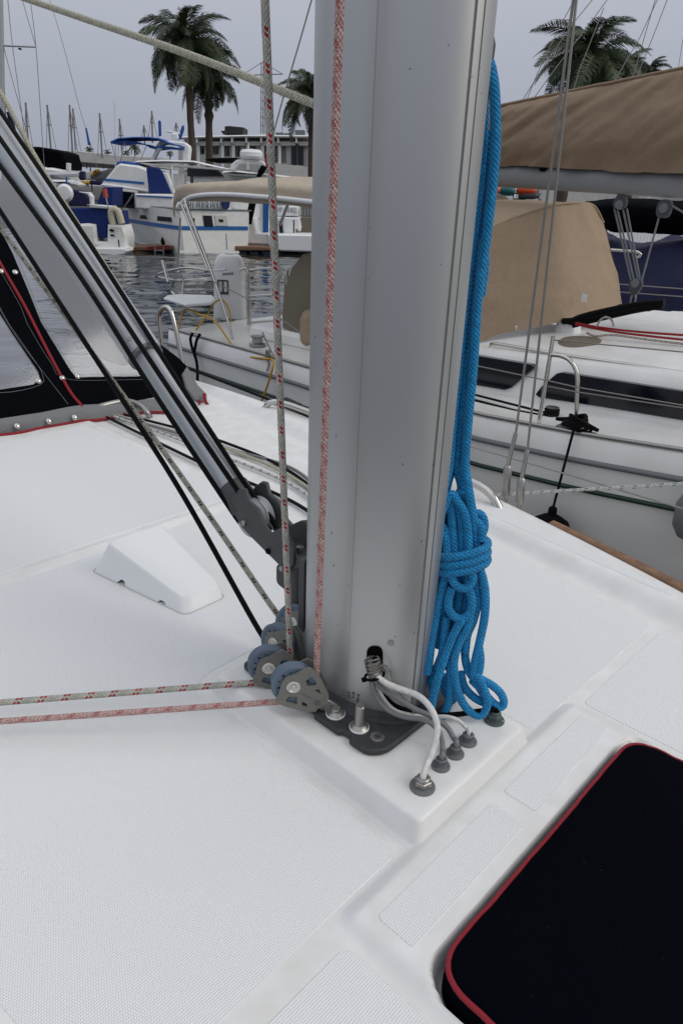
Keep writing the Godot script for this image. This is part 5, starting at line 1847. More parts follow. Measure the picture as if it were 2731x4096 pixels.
# ---------------------------------------------------------------- the marina beyond
const Q1 := [0.0, 0.0, 0.8291]              # three survey sheets: corner and scale
const Q2 := [350.0, 480.0, 0.6059]
const Q3 := [0.0, 400.0, 0.3189]
const Q4 := [1750.0, 0.0, 0.6256]
func sp(q: Array, x: float, y: float, z: float) -> Vector3: return dst(q[0] + x * q[2], q[1] + y * q[2], z)
func slab(t: Node3D, called: String, m: Material, q: Array, pts: Array, z: float, thick: float, bev := 0.0) -> MeshInstance3D:
	# a solid of this outline, its near face z away and thick metres deep
	var inv := t.transform.affine_inverse()
	var out := []
	for p in pts: out.append(inv * sp(q, p[0], p[1], z))
	var st := S()
	poly3(st, out, Vector3(0, 0, -1), thick, bev)
	return obj(called, st, m, t)
func rod(t: Node3D, called: String, m: Material, q: Array, pts: Array, z: float, r: float, sides := 6) -> MeshInstance3D:
	var inv := t.transform.affine_inverse()
	var out := []
	for p in pts: out.append(inv * sp(q, p[0], p[1], z))
	var st := S()
	tube(st, smooth_path(out, 0.5), r, sides)
	return obj(called, st, m, t)
func letters(t: Node3D, called: String, text: String, m: Material, q: Array, x: float, y: float, z: float, height: float, wide: float, tilt := 0.0, face := "Droid Serif") -> void:
	var tm := TextMesh.new()
	var font := SystemFont.new()
	font.font_names = PackedStringArray([face])
	tm.font = font
	tm.text = text
	tm.font_size = 32
	tm.pixel_size = 0.01
	tm.depth = 0.02
	var o := inst(called, tm, m, t)
	var a := tm.get_aabb()
	o.transform = Transform3D(Basis(Vector3(0, 0, 1), tilt) * Basis.from_scale(Vector3(wide / maxf(a.size.x, 0.01), height / maxf(a.size.y, 0.01), 1)), t.transform.affine_inverse() * sp(q, x, y, z))

func build_far() -> void:
	# shore
	var st := S()
	quad(st, Vector3(-400, WATER + 0.9, -52), Vector3(400, WATER + 0.9, -52), Vector3(400, WATER + 0.9, -690), Vector3(-400, WATER + 0.9, -690))
	quad(st, Vector3(-400, WATER - 0.5, -52), Vector3(400, WATER - 0.5, -52), Vector3(400, WATER + 0.9, -52), Vector3(-400, WATER + 0.9, -52))
	struct(obj("quay", st, tri_tex(mat(Color(0.34, 0.33, 0.32), 0.9), T.cloth, null, 0.1)))
	far_cruiser()
	far_sport_boat()
	far_right_boat()
	far_yacht()
	far_left_clutter()
	far_docks()
	far_buildings()
	far_masts()
	far_palms()
	right_side()

func far_cruiser() -> void:
	# trawler seen over its port quarter
	var A := lvl(719, 1016, WATER)
	var tr := Vector3(0.82, 0, -0.57)
	var fw := Vector3(-0.57, 0, -0.82)
	var t := thing("motor_cruiser", "white flybridge motor cruiser with blue stripe and lettered stern", "motor boat", "", A)
	var W := func(a: float, b: float, h: float) -> Vector3: return tr * a + fw * b + Vector3(0, h, 0)
	var st := S()
	var rows := []
	for s in [[0.0, 0.12, 3.3, 1.72], [0.15, 0.0, 3.42, 1.74], [3.0, -0.1, 3.5, 1.74], [6.0, 0.0, 3.4, 1.85], [8.5, 0.5, 2.9, 2.05], [10.0, 1.2, 2.2, 2.3], [10.8, 1.65, 1.75, 2.5]]:
		var b: float = s[0]
		var tuck: float = 0.12 + 0.05 * b
		rows.append(PackedVector3Array([W.call(s[1] + tuck, b, -0.3), W.call(s[1] + tuck * 0.8, b, 0.1), W.call(s[1] + 0.04, b, 0.95), W.call(s[1], b, s[3]), W.call(s[2], b, s[3]), W.call(s[2] - 0.04, b, 0.95), W.call(s[2] - tuck * 0.8, b, 0.1), W.call(s[2] - tuck, b, -0.3)]))
	for i in rows.size() - 1:
		st.set_smooth_group(-1)
		for j in 7: quad(st, rows[i][j], rows[i][j + 1], rows[i + 1][j + 1], rows[i + 1][j])
	fan(st, rows[0], -1)
	obj("hull", st, M.hull, t)
	var stripe := S()
	for i in rows.size() - 1:
		var o := tr * -0.02
		quad(stripe, rows[i][2] + o, rows[i + 1][2] + o, rows[i + 1][2] + o + Vector3(0, 0.16, 0), rows[i][2] + o + Vector3(0, 0.16, 0))
	var back := fw * -0.02
	quad(stripe, rows[0][2] + back, rows[0][5] + back, rows[0][5] + back + Vector3(0, 0.16, 0), rows[0][2] + back + Vector3(0, 0.16, 0))
	obj("hull_stripe", stripe, M.stripe_blue, t)
	var blk := func(called: String, m: Material, a0: float, a1: float, b0: float, b1: float, h0: float, h1: float, rake := 0.0, tumble := 0.0) -> MeshInstance3D:
		var s2 := S()
		var lo := PackedVector3Array([W.call(a0, b0, h0), W.call(a1, b0, h0), W.call(a1, b1, h0), W.call(a0, b1, h0)])
		var hi := PackedVector3Array([W.call(a0 + tumble, b0 + rake, h1), W.call(a1 - tumble, b0 + rake, h1), W.call(a1 - tumble, b1 - rake, h1), W.call(a0 + tumble, b1 - rake, h1)])
		s2.set_smooth_group(-1)
		for j in 4: quad(s2, lo[j], lo[(j + 1) % 4], hi[(j + 1) % 4], hi[j])
		quad(s2, hi[0], hi[1], hi[2], hi[3])
		return obj(called, s2, m, t)
	blk.call("gunwale", M.grey, -0.03, 3.45, -0.03, 3.4, 1.73, 1.78)
	slab(t, "saloon", M.hull, Q2, [[168, 446], [330, 466], [330, 585], [186, 578]], -35.6, 4.0, 0.04)
	slab(t, "saloon_window", M.glass_dark, Q2, [[194, 466], [308, 478], [310, 584], [192, 572]], -35.5, 0.1)
	rod(t, "window_strut", M.grey, Q2, [[302, 490], [246, 576]], -35.4, 0.04)
	slab(t, "aft_cabin", M.hull, Q2, [[312, 486], [562, 492], [580, 602], [318, 584]], -34.4, 3.2, 0.05)
	slab(t, "cabin_band", M.stripe_blue, Q2, [[322, 494], [562, 508], [562, 517], [322, 502]], -34.35, 0.1)
	slab(t, "cabin_foot_band", M.grey, Q2, [[430, 590], [600, 600], [600, 606], [430, 596]], -34.3, 0.1)
	slab(t, "flybridge", M.hull, Q2, [[86, 432], [112, 398], [190, 302], [215, 286], [330, 300], [400, 326], [408, 470], [250, 448], [120, 440]], -35.9, 4.0, 0.08)
	slab(t, "flybridge_stripe", M.stripe_blue, Q2, [[120, 386], [374, 410], [372, 426], [108, 402]], -35.85, 0.1)
	slab(t, "flybridge_ledge", M.white, Q2, [[84, 424], [130, 420], [404, 460], [404, 474], [120, 444]], -35.6, 0.4, 0.04)
	slab(t, "spray_dodger", M.blue_canvas, Q2, [[190, 300], [196, 274], [240, 270], [340, 296], [336, 330], [290, 322]], -36.2, 2.4, 0.05)
	slab(t, "aft_curtain", M.deep_blue, Q2, [[388, 320], [412, 306], [474, 320], [494, 345], [556, 484], [406, 486]], -35.4, 0.2, 0.03)
	slab(t, "curtain_edge", M.hull, Q2, [[494, 345], [530, 350], [575, 484], [556, 486]], -35.5, 0.3, 0.03)
	slab(t, "cockpit_side", M.hull, Q2, [[530, 350], [640, 360], [640, 520], [578, 520]], -37.2, 0.5)
	# hardtop edge, arch and bimini
	slab(t, "hardtop", M.white, Q2, [[300, 282], [330, 268], [500, 262], [700, 268], [800, 292], [940, 322], [920, 330], [700, 312], [420, 296]], -36.5, 2.6, 0.06)
	slab(t, "radar_arch", M.white, Q2, [[398, 288], [440, 215], [455, 165], [475, 140], [520, 136], [640, 146], [672, 170], [676, 190], [668, 285], [628, 285], [622, 200], [608, 172], [520, 160], [490, 170], [460, 215], [430, 280]], -37.5, 0.5, 0.05)
	var inv := t.transform.affine_inverse()
	slab(t, "bimini_top", M.blue_canvas, Q2, [[150, 140], [200, 118], [300, 110], [400, 110], [470, 118], [545, 150], [628, 174], [622, 196], [560, 184], [480, 178], [415, 186], [380, 165], [330, 152], [250, 141], [190, 147], [152, 154]], -37.0, 2.2, 0.05)
	for p in [[[160, 150], [185, 260]], [[250, 130], [215, 280]], [[345, 160], [300, 270]], [[390, 170], [340, 290]]]: rod(t, "bimini_strut", M.steel, Q2, p, -37.4, 0.02)
	# radar, aerials with blue covers
	slab(t, "radar_scanner", M.white, Q2, [[520, 66], [620, 84], [618, 98], [522, 80]], -37.8, 0.2, 0.03)
	slab(t, "radar_base", M.white, Q2, [[550, 96], [560, 84], [595, 90], [602, 120], [590, 130], [552, 124]], -37.7, 0.5, 0.05)
	slab(t, "aerial_cover", M.blue_canvas, Q2, [[466, 10], [472, 0], [480, 10], [482, 100], [470, 108]], -37.8, 0.25, 0.03)
	slab(t, "aerial_cover", M.blue_canvas, Q2, [[622, 40], [632, 34], [634, 60], [614, 124], [602, 128], [608, 90]], -37.8, 0.25, 0.03)
	rod(t, "aerial", M.white, Q2, [[186, 320], [182, 0], [180, -120]], -38.2, 0.03)
	rod(t, "aerial", M.white, Q2, [[556, 300], [566, 480]], -34.0, 0.04)
	# side and stern windows, ladders
	for w in [[[352, 626], [440, 632], [438, 660], [344, 650]], [[462, 634], [546, 642], [550, 672], [460, 664]]]:
		var s3 := S()
		var pts := []
		for p in w:
			var d := bearing(350 + p[0] * 0.6059, 480 + p[1] * 0.6059)
			var nn := tr
			var o := A - tr * 0.06
			pts.append(inv * (EYE + d * ((o - EYE).dot(nn) / d.dot(nn))))
		poly3(s3, pts, tr, 0.1)
		obj("side_window", s3, M.glass_dark, t)
	var stern := func(called: String, m: Material, w: Array, off := 0.04) -> void:
		var s3 := S()
		var pts := []
		for p in w:
			var d := bearing(350 + p[0] * 0.6059, 480 + p[1] * 0.6059)
			var o := A - fw * off
			pts.append(inv * (EYE + d * ((o - EYE).dot(fw) / d.dot(fw))))
		poly3(s3, pts, fw, 0.08)
		obj(called, s3, m, t)
	stern.call("stern_window", M.glass_dark, [[764, 630], [822, 632], [832, 706], [774, 704]])
	stern.call("stern_window", M.glass_dark, [[686, 648], [708, 648], [710, 672], [690, 672]])
	stern.call("stern_hatch", M.dirty_white, [[842, 630], [920, 632], [930, 700], [850, 698]])
	stern.call("stern_window", M.glass_dark, [[868, 654], [896, 656], [898, 674], [870, 672]], 0.06)
	stern.call("name_board", M.white, [[650, 520], [950, 528], [952, 608], [648, 588]], 0.0)
	stern.call("side_canvas", M.deep_blue, [[648, 545], [660, 540], [664, 566], [650, 572]], 0.06)
	stern.call("side_canvas", M.deep_blue, [[886, 528], [945, 532], [936, 578], [922, 590], [900, 588], [888, 572]], 0.06)
	stern.call("bathing_platform", M.white, [[600, 862], [1000, 866], [1004, 880], [604, 878]], 0.35)
	var lm := mat(Color(0.16, 0.27, 0.33), 0.6)
	var dd := bearing(350 + 782 * 0.6059, 480 + 566 * 0.6059)
	var lo := EYE + dd * ((A - fw * 0.12 - EYE).dot(fw) / dd.dot(fw))
	var tm := TextMesh.new()
	var font := SystemFont.new()
	font.font_names = PackedStringArray(["Droid Serif"])
	tm.font = font
	tm.text = "THE POUR HOUSE"
	tm.font_size = 32
	tm.pixel_size = 0.01
	tm.depth = 0.03
	var lt := inst("boat_name", tm, lm, t)
	var ab := tm.get_aabb()
	lt.transform = Transform3D(Basis(tr * (1.85 / ab.size.x), Vector3(-0.02, 0.98, 0) * (0.36 / ab.size.y), -fw), inv * lo)
	letters(t, "boat_name", "Pour House", M.stripe_blue, Q2, 250, 380, -36.4, 0.16, 0.72, -0.06, "Droid Sans")
	for x in [[620, 752, 612, 850], [668, 756, 664, 858], [862, 745, 866, 850], [916, 748, 922, 852]]: rod(t, "ladder_rail", M.steel, Q2, [[x[0], x[1]], [x[2], x[3]]], -33.2, 0.022)
	for y in [780, 806, 832]: rod(t, "ladder_rung", M.steel, Q2, [[618, y], [668, y + 2]], -33.2, 0.02)
	rod(t, "flagstaff", M.black, Q2, [[806, 514], [772, 605]], -33.0, 0.035)
	rod(t, "fender_line", M.black, Q2, [[516, 600], [514, 720], [508, 790]], -33.6, 0.03)
	st = S()
	lathe(st, [[0.0, -0.22], [0.13, -0.15], [0.18, 0.0], [0.13, 0.15], [0.0, 0.22]], Transform3D(Basis(Vector3.RIGHT, Vector3.FORWARD, Vector3.UP), inv * sp(Q2, 510, 802, -33.6)), 14)
	obj("ball_fender", st, M.rubber, t)

func far_sport_boat() -> void:
	var t := thing("motor_boat", "white motor boat with navy canvas and horseshoe fender at its stern", "motor boat", "", lvl(440, 1022, WATER))
	slab(t, "hull", M.hull, Q2, [[-260, 700], [0, 682], [50, 690], [60, 770], [64, 800], [130, 806], [132, 690], [240, 694], [262, 770], [264, 850], [240, 886], [180, 894], [60, 885], [-260, 880]], -31.2, 1.2, 0.1)
	slab(t, "bathing_platform", M.white, Q2, [[40, 842], [256, 846], [262, 868], [240, 890], [180, 898], [60, 888]], -30.6, 1.0, 0.05)
	slab(t, "canvas_enclosure", M.deep_blue, Q2, [[-120, 580], [130, 580], [228, 600], [240, 692], [132, 690], [128, 780], [64, 780], [50, 690], [-120, 690]], -31.4, 0.9, 0.05)
	slab(t, "canvas_top", M.navy_canvas, Q3, [[860, 1120], [960, 1130], [1060, 1170], [1110, 1230], [1115, 1330], [860, 1330]], -33.0, 0.8, 0.05)
	slab(t, "windscreen_frame", M.white, Q3, [[980, 1150], [1120, 1160], [1160, 1210], [1160, 1310], [1440, 1330], [1440, 1370], [1130, 1350], [1120, 1220], [1090, 1180]], -31.3, 0.3, 0.03)
	slab(t, "side_curtain", M.deep_blue, Q2, [[62, 552], [104, 446], [168, 442], [166, 566]], -33.2, 1.5, 0.02)
	slab(t, "transom_print", M.black, Q2, [[145, 720], [172, 724], [174, 738], [147, 735]], -31.12, 0.05)
	slab(t, "transom_print", M.black, Q2, [[150, 756], [176, 758], [177, 768], [151, 766]], -31.12, 0.05)
	rod(t, "rail", M.steel, Q2, [[0, 560], [100, 570], [230, 600]], -31.1, 0.02)
	rod(t, "outboard_float", mat(Color(0.72, 0.28, 0.12), 0.6), Q2, [[112, 455], [118, 480], [124, 512]], -31.0, 0.09, 10)
	rod(t, "float_staff", M.steel, Q2, [[124, 512], [140, 580]], -31.0, 0.025)
	rod(t, "line", M.black, Q2, [[205, 790], [216, 872]], -31.1, 0.025)
	var h := thing("horseshoe_fender", "cream horseshoe fender hanging on the motor boat's rail", "fender", "", sp(Q2, 188, 640, -31.0))
	rod(h, "fender_body", mat(Color(0.74, 0.71, 0.62), 0.7), Q2, [[172, 690], [160, 640], [158, 604], [178, 588], [202, 600], [216, 640], [228, 684]], -30.95, 0.14, 12)

func far_right_boat() -> void:
	var t := thing("fishing_boat", "white boat with pale blue banner moored right of the lettered cruiser", "motor boat", "", lvl(1120, 1018, WATER))
	slab(t, "hull", M.hull, Q2, [[960, 640], [1100, 650], [1120, 742], [1480, 750], [1480, 866], [1300, 862], [1200, 850], [1190, 828], [1060, 822], [990, 800], [965, 700]], -34.5, 7.0, 0.08)
	slab(t, "swim_deck", M.white, Q2, [[1190, 752], [1490, 758], [1490, 872], [1280, 866], [1205, 846]], -33.6, 1.0, 0.06)
	slab(t, "cabin", M.hull, Q2, [[945, 520], [1150, 548], [1150, 650], [1100, 650], [960, 640]], -36.0, 5.0, 0.05)
	slab(t, "deckhouse", M.white, Q2, [[1250, 570], [1392, 572], [1392, 634], [1250, 634]], -35.0, 2.0, 0.04)
	slab(t, "deckhouse_side", M.white, Q2, [[1250, 640], [1396, 646], [1408, 716], [1370, 722], [1368, 748], [1250, 748]], -34.6, 2.0, 0.04)
	slab(t, "door", M.glass_dark, Q2, [[1262, 668], [1286, 670], [1292, 748], [1268, 748]], -34.5, 0.1)
	slab(t, "banner", M.stripe_blue, Q2, [[1158, 550], [1196, 552], [1194, 742], [1158, 744]], -34.3, 0.06)
	slab(t, "banner_edge", M.white, Q2, [[1135, 560], [1158, 550], [1158, 744], [1138, 730]], -34.32, 0.06)
	slab(t, "dark_post", M.black, Q2, [[1068, 536], [1112, 540], [1080, 690], [1034, 692]], -34.0, 0.2, 0.03)
	slab(t, "well_side", M.grey, Q2, [[1392, 570], [1490, 570], [1490, 640], [1400, 640]], -36.6, 1.0)
	slab(t, "grey_cover", M.olive, Q2, [[1392, 645], [1490, 645], [1490, 740], [1412, 740], [1408, 700]], -35.4, 1.0)
	letters(t, "faded_lettering", "OF MAL", mat(Color(0.6, 0.6, 0.6), 0.7), Q2, 1312, 590, -34.98, 0.22, 0.95, -0.06)
	rod(t, "ladder", mat(Color(0.42, 0.33, 0.29), 0.6), Q2, [[1362, 660], [1362, 745]], -33.9, 0.04)
	st_fence(t)
func st_fence(t: Node3D) -> void:
	for i in 5: rod(t, "rail_post", M.steel, Q2, [[1396 + i * 20, 590], [1396 + i * 20, 632]], -34.9, 0.02)

func far_yacht() -> void:
	var t := thing("motor_yacht", "long white motor yacht with radar dome behind the lettered cruiser", "motor boat", "", lvl(1050, 950, WATER))
	slab(t, "upper_deck", M.white, Q2, [[890, 338], [960, 330], [1370, 374], [1368, 390], [1180, 378], [890, 360]], -43.0, 3.5, 0.08)
	slab(t, "hardtop", M.white, Q2, [[930, 350], [950, 290], [985, 262], [1060, 256], [1150, 268], [1190, 300], [1180, 318], [1150, 296], [1050, 282], [992, 288], [970, 330], [960, 352]], -43.5, 0.5, 0.05)
	slab(t, "dark_awning", M.rubber, Q2, [[770, 258], [830, 250], [985, 248], [960, 276], [820, 276]], -44.5, 2.5, 0.05)
	slab(t, "seat_back", M.black, Q2, [[1128, 330], [1150, 296], [1184, 310], [1160, 352], [1140, 376], [1114, 374]], -42.8, 0.5, 0.05)
	slab(t, "house", M.hull, Q2, [[700, 300], [1400, 380], [1400, 640], [960, 640], [700, 560]], -45.5, 4.0)
	slab(t, "house_window", M.glass_dark, Q2, [[660, 312], [860, 330], [900, 372], [660, 372]], -45.3, 0.2)
	var inv := t.transform.affine_inverse()
	var st := S()
	lathe(st, [[0.0, 0.0], [0.5, 0.0], [0.62, 0.12], [0.62, 0.32], [0.5, 0.46], [0.0, 0.5]], Transform3D(Basis(Vector3.RIGHT, Vector3.FORWARD, Vector3.UP), inv * sp(Q2, 1082, 258, -43.5)), 20)
	obj("radar_dome", st, M.white, t)
	rod(t, "aerial", M.white, Q2, [[1066, 220], [1062, 150]], -43.5, 0.025)
	var fl := thing("flag", "red and yellow flag furled on its staff beside the flecked halyard", "flag", "", sp(Q2, 1180, 300, -42.5))
	slab(fl, "cloth", mat(Color(0.62, 0.03, 0.06), 0.8), Q2, [[1172, 240], [1186, 205], [1196, 240], [1190, 300], [1188, 318], [1176, 300]], -42.5, 0.15, 0.03)
	slab(fl, "cloth", mat(Color(0.75, 0.56, 0.16), 0.8), Q2, [[1176, 222], [1184, 196], [1192, 205], [1190, 235]], -42.4, 0.1, 0.02)

func far_left_clutter() -> void:
	# covered boom and hulls at the left
	var t := thing("covered_yacht", "yacht under a long black cover in front of the low white shed", "sailing yacht", "", lvl(200, 990, WATER))
	slab(t, "cover", M.navy, Q3, [[200, 590], [330, 582], [480, 585], [620, 610], [740, 640], [785, 665], [800, 720], [830, 800], [825, 872], [600, 850], [430, 790], [200, 760]], -40.0, 2.5, 0.1)
	slab(t, "hull", M.hull, Q3, [[440, 850], [640, 848], [860, 890], [900, 900], [900, 1010], [440, 980]], -39.5, 3.0, 0.1)
	slab(t, "stern_post", M.white, Q3, [[832, 790], [862, 790], [862, 880], [830, 876]], -39.4, 0.4, 0.02)
	var d := thing("dinghy", "white dinghy with grey boom tube lying ahead of the navy canvas boat", "dinghy", "", lvl(260, 1000, WATER))
	slab(d, "tube", M.tube, Q3, [[520, 912], [960, 896], [985, 905], [985, 950], [960, 962], [540, 970]], -36.0, 0.8, 0.12)
	slab(d, "hull", M.white, Q3, [[640, 1000], [880, 1000], [1000, 1060], [990, 1085], [760, 1070], [650, 1030]], -35.5, 1.4, 0.08)
	slab(d, "end_cap", M.navy_canvas, Q3, [[990, 910], [1010, 890], [1035, 895], [1040, 980], [1010, 1005], [985, 980]], -35.2, 0.5, 0.05)
	slab(d, "post", M.stripe_blue, Q3, [[826, 965], [838, 965], [846, 1110], [830, 1110]], -35.0, 0.1)
	var k := thing("kayak", "yellow and navy kayak lying on the dock", "kayak", "", sp(Q3, 1120, 1040, -36.5))
	slab(k, "yellow_end", M.yellow, Q3, [[975, 1035], [1000, 1018], [1120, 1015], [1120, 1055], [1010, 1062]], -36.4, 0.5, 0.06)
	slab(k, "navy_end", M.navy_canvas, Q3, [[1115, 1015], [1150, 1005], [1260, 1010], [1290, 1040], [1250, 1070], [1130, 1060]], -36.5, 0.5, 0.06)
	var y := thing("dock_cover", "yellow cover heaped on grey gear beside the cruiser's bow", "cover", "", sp(Q3, 1190, 920, -38.0))
	slab(y, "yellow_cloth", M.yellow, Q3, [[1140, 940], [1165, 890], [1200, 865], [1230, 870], [1225, 905], [1180, 930], [1165, 945]], -38.0, 0.4, 0.05)
	slab(y, "grey_gear", M.grey, Q3, [[1130, 940], [1230, 900], [1340, 870], [1390, 860], [1340, 930], [1300, 1000], [1200, 1010]], -38.3, 1.0, 0.05)
	slab(y, "white_gear", M.dirty_white, Q3, [[1040, 890], [1130, 890], [1150, 1000], [1045, 1000]], -38.4, 0.6, 0.05)
	var w := thing("round_fitting", "round white fitting on a steel pole behind the vang", "pole_fitting", "", sp(Q3, 800, 1180, -22.0))
	var st := S()
	var inv := w.transform.affine_inverse()
	lathe(st, [[0.0, -0.1], [0.18, -0.08], [0.24, 0.0], [0.18, 0.08], [0.0, 0.1]], Transform3D(Basis.IDENTITY, inv * sp(Q3, 820, 1165, -22.0)), 18)
	obj("float", st, M.white, w)  # plain round body on the pole, its use not known
	rod(w, "pole", M.steel, Q3, [[780, 1300], [720, 1180]], -22.0, 0.03)

func far_docks() -> void:
	for d in [["weathered brown dock with red edge beside the cruiser's side", [[270, 838], [560, 830], [560, 858], [270, 866]], -32.6, [[395, 836], [540, 828], [540, 856], [398, 862]]], ["weathered brown dock between the lettered cruiser and the banner boat", [[975, 832], [1205, 838], [1205, 862], [975, 862]], -33.4, []]]:
		var t := thing("dock", d[0], "dock", "floating docks", sp(Q2, d[1][0][0], d[1][0][1], d[2]))
		slab(t, "decking", M.teak, Q2, d[1], d[2], 1.6, 0.03)
		if d[3].size() > 0: slab(t, "red_fender_strip", mat(Color(0.42, 0.13, 0.13), 0.8), Q2, d[3], d[2] + 0.15, 0.1)
		var x0: float = d[1][0][0]
		for i in 3: slab(t, "float", mat(Color(0.07, 0.13, 0.20), 0.6), Q2, [[x0 + 20 + i * 80, 864], [x0 + 76 + i * 80, 864], [x0 + 76 + i * 80, 896], [x0 + 20 + i * 80, 896]], d[2] - 0.1, 1.2, 0.05)
	var l := thing("dock_ladder", "grey ladder down from the red-edged dock to the water", "ladder", "", sp(Q2, 480, 900, -32.4))
	for x in [446, 502]: rod(l, "rail", M.grey, Q2, [[x, 838], [x + 2, 920]], -32.4, 0.04)
	for y in [862, 884, 908]: rod(l, "rung", M.grey, Q2, [[446, y], [504, y]], -32.4, 0.03)

func far_buildings() -> void:
	# waterfront building with deep curved bays
	var z := -95.0
	var t := thing("waterfront_building", "white waterfront building with deep bays and dark windows", "building", "", sp(Q2, 1000, 420, z))
	slab(t, "wall", M.dirty_white, Q2, [[600, 160], [1500, 150], [1500, 430], [600, 400]], z - 0.8, 10.0)
	slab(t, "roof_edge", M.white, Q2, [[600, 108], [1040, 98], [1500, 100], [1500, 116], [1040, 112], [600, 122]], z + 0.7, 12.0, 0.1)
	slab(t, "parapet", M.dirty_white, Q2, [[1230, 285], [1475, 310], [1475, 400], [1230, 370]], z + 0.9, 1.0)
	var bays := [632, 716, 800, 876, 948, 1042, 1140, 1210, 1252, 1372, 1470]
	for i in bays.size() - 1:
		var x: float = bays[i]
		var x2: float = bays[i + 1]
		slab(t, "fin", M.white, Q2, [[x, 110], [x + 9, 110], [x + 10, 152], [x + 2, 150]], z + 0.5, 1.4)
		slab(t, "bay_soffit", M.dirty_white, Q2, [[x + 6, 140], [x2, 142], [x2, 168], [x + 30, 170], [x + 8, 152]], z - 0.1, 0.7, 0.02)
		slab(t, "pier", M.white, Q2, [[x + 2, 150], [x + 26, 168], [x + 26, 330], [x + 8, 330], [x + 6, 200]], z - 0.3, 0.5, 0.02)
	for w in [[722, 172, 770, 222], [742, 185, 768, 218], [820, 168, 866, 225], [896, 168, 938, 236], [966, 168, 1008, 238], [1038, 140, 1110, 225], [1345, 140, 1425, 296], [1470, 170, 1500, 330], [1150, 175, 1180, 250]]:
		var o := slab(t, "window", M.glass_dark, Q2, [[w[0], w[1]], [w[2], w[1] + 2], [w[2], w[3] + 2], [w[0], w[3]]], z - 0.25 if w[0] > 1300 else z - 0.7, 0.3)
		slab_child(o, t, "mullion", M.grey, Q2, [[(w[0] + w[2]) / 2.0 - 1.5, w[1]], [(w[0] + w[2]) / 2.0 + 1.5, w[1]], [(w[0] + w[2]) / 2.0 + 1.5, w[3]], [(w[0] + w[2]) / 2.0 - 1.5, w[3]]], z - 0.2 if w[0] > 1300 else z - 0.6, 0.1)
	for p in [[1240, 175, 1272, 275], [1275, 175, 1310, 278]]: slab(t, "door_panel", M.grey, Q2, [[p[0], p[1]], [p[2], p[1]], [p[2], p[3]], [p[0], p[3]]], z - 0.7, 0.2)
	slab(t, "roof_plant", mat(Color(0.14, 0.14, 0.145), 0.8), Q2, [[905, 42], [930, 38], [1030, 48], [1028, 96], [905, 96]], z - 2.0, 4.0, 0.1)
	slab(t, "roof_hood", mat(Color(0.14, 0.14, 0.145), 0.8), Q2, [[880, 72], [912, 70], [914, 98], [895, 94]], z - 1.0, 1.0)
	for p in [[1240, 82, 1290, 96], [1300, 86, 1340, 98], [1370, 66, 1430, 100], [1446, 62, 1500, 80]]: slab(t, "roof_plant", M.gland, Q2, [[p[0], p[1]], [p[2], p[1]], [p[2], p[3]], [p[0], p[3]]], z - 2.0, 2.0)
	# low shed on the left
	var s := thing("marina_shed", "long low white shed roof with dark shade under its eaves", "building", "", lvl(450, 760, WATER + 0.9))
	slab(s, "roof", M.dirty_white, Q3, [[300, 600], [700, 620], [1000, 640], [1460, 690], [2000, 720], [2000, 850], [1440, 815], [880, 768], [300, 720]], -80.0, 9.0, 0.05)
	slab(s, "back_wall", M.dirty_white, Q3, [[860, 768], [1440, 812], [2000, 850], [2000, 930], [1440, 862], [860, 830]], -88.0, 0.5)
	for x in [1080, 1290, 1420]: slab(s, "post", M.grey, Q3, [[x, 785], [x + 8, 785], [x + 8, 860], [x, 860]], -80.3, 0.3)

func slab_child(o: MeshInstance3D, t: Node3D, called: String, m: Material, q: Array, pts: Array, z: float, thick: float) -> void:
	var inv := t.transform.affine_inverse()
	var out := []
	for p in pts: out.append(inv * sp(q, p[0], p[1], z))
	var st := S()
	poly3(st, out, Vector3(0, 0, -1), thick)
	obj(called, st, m, o)

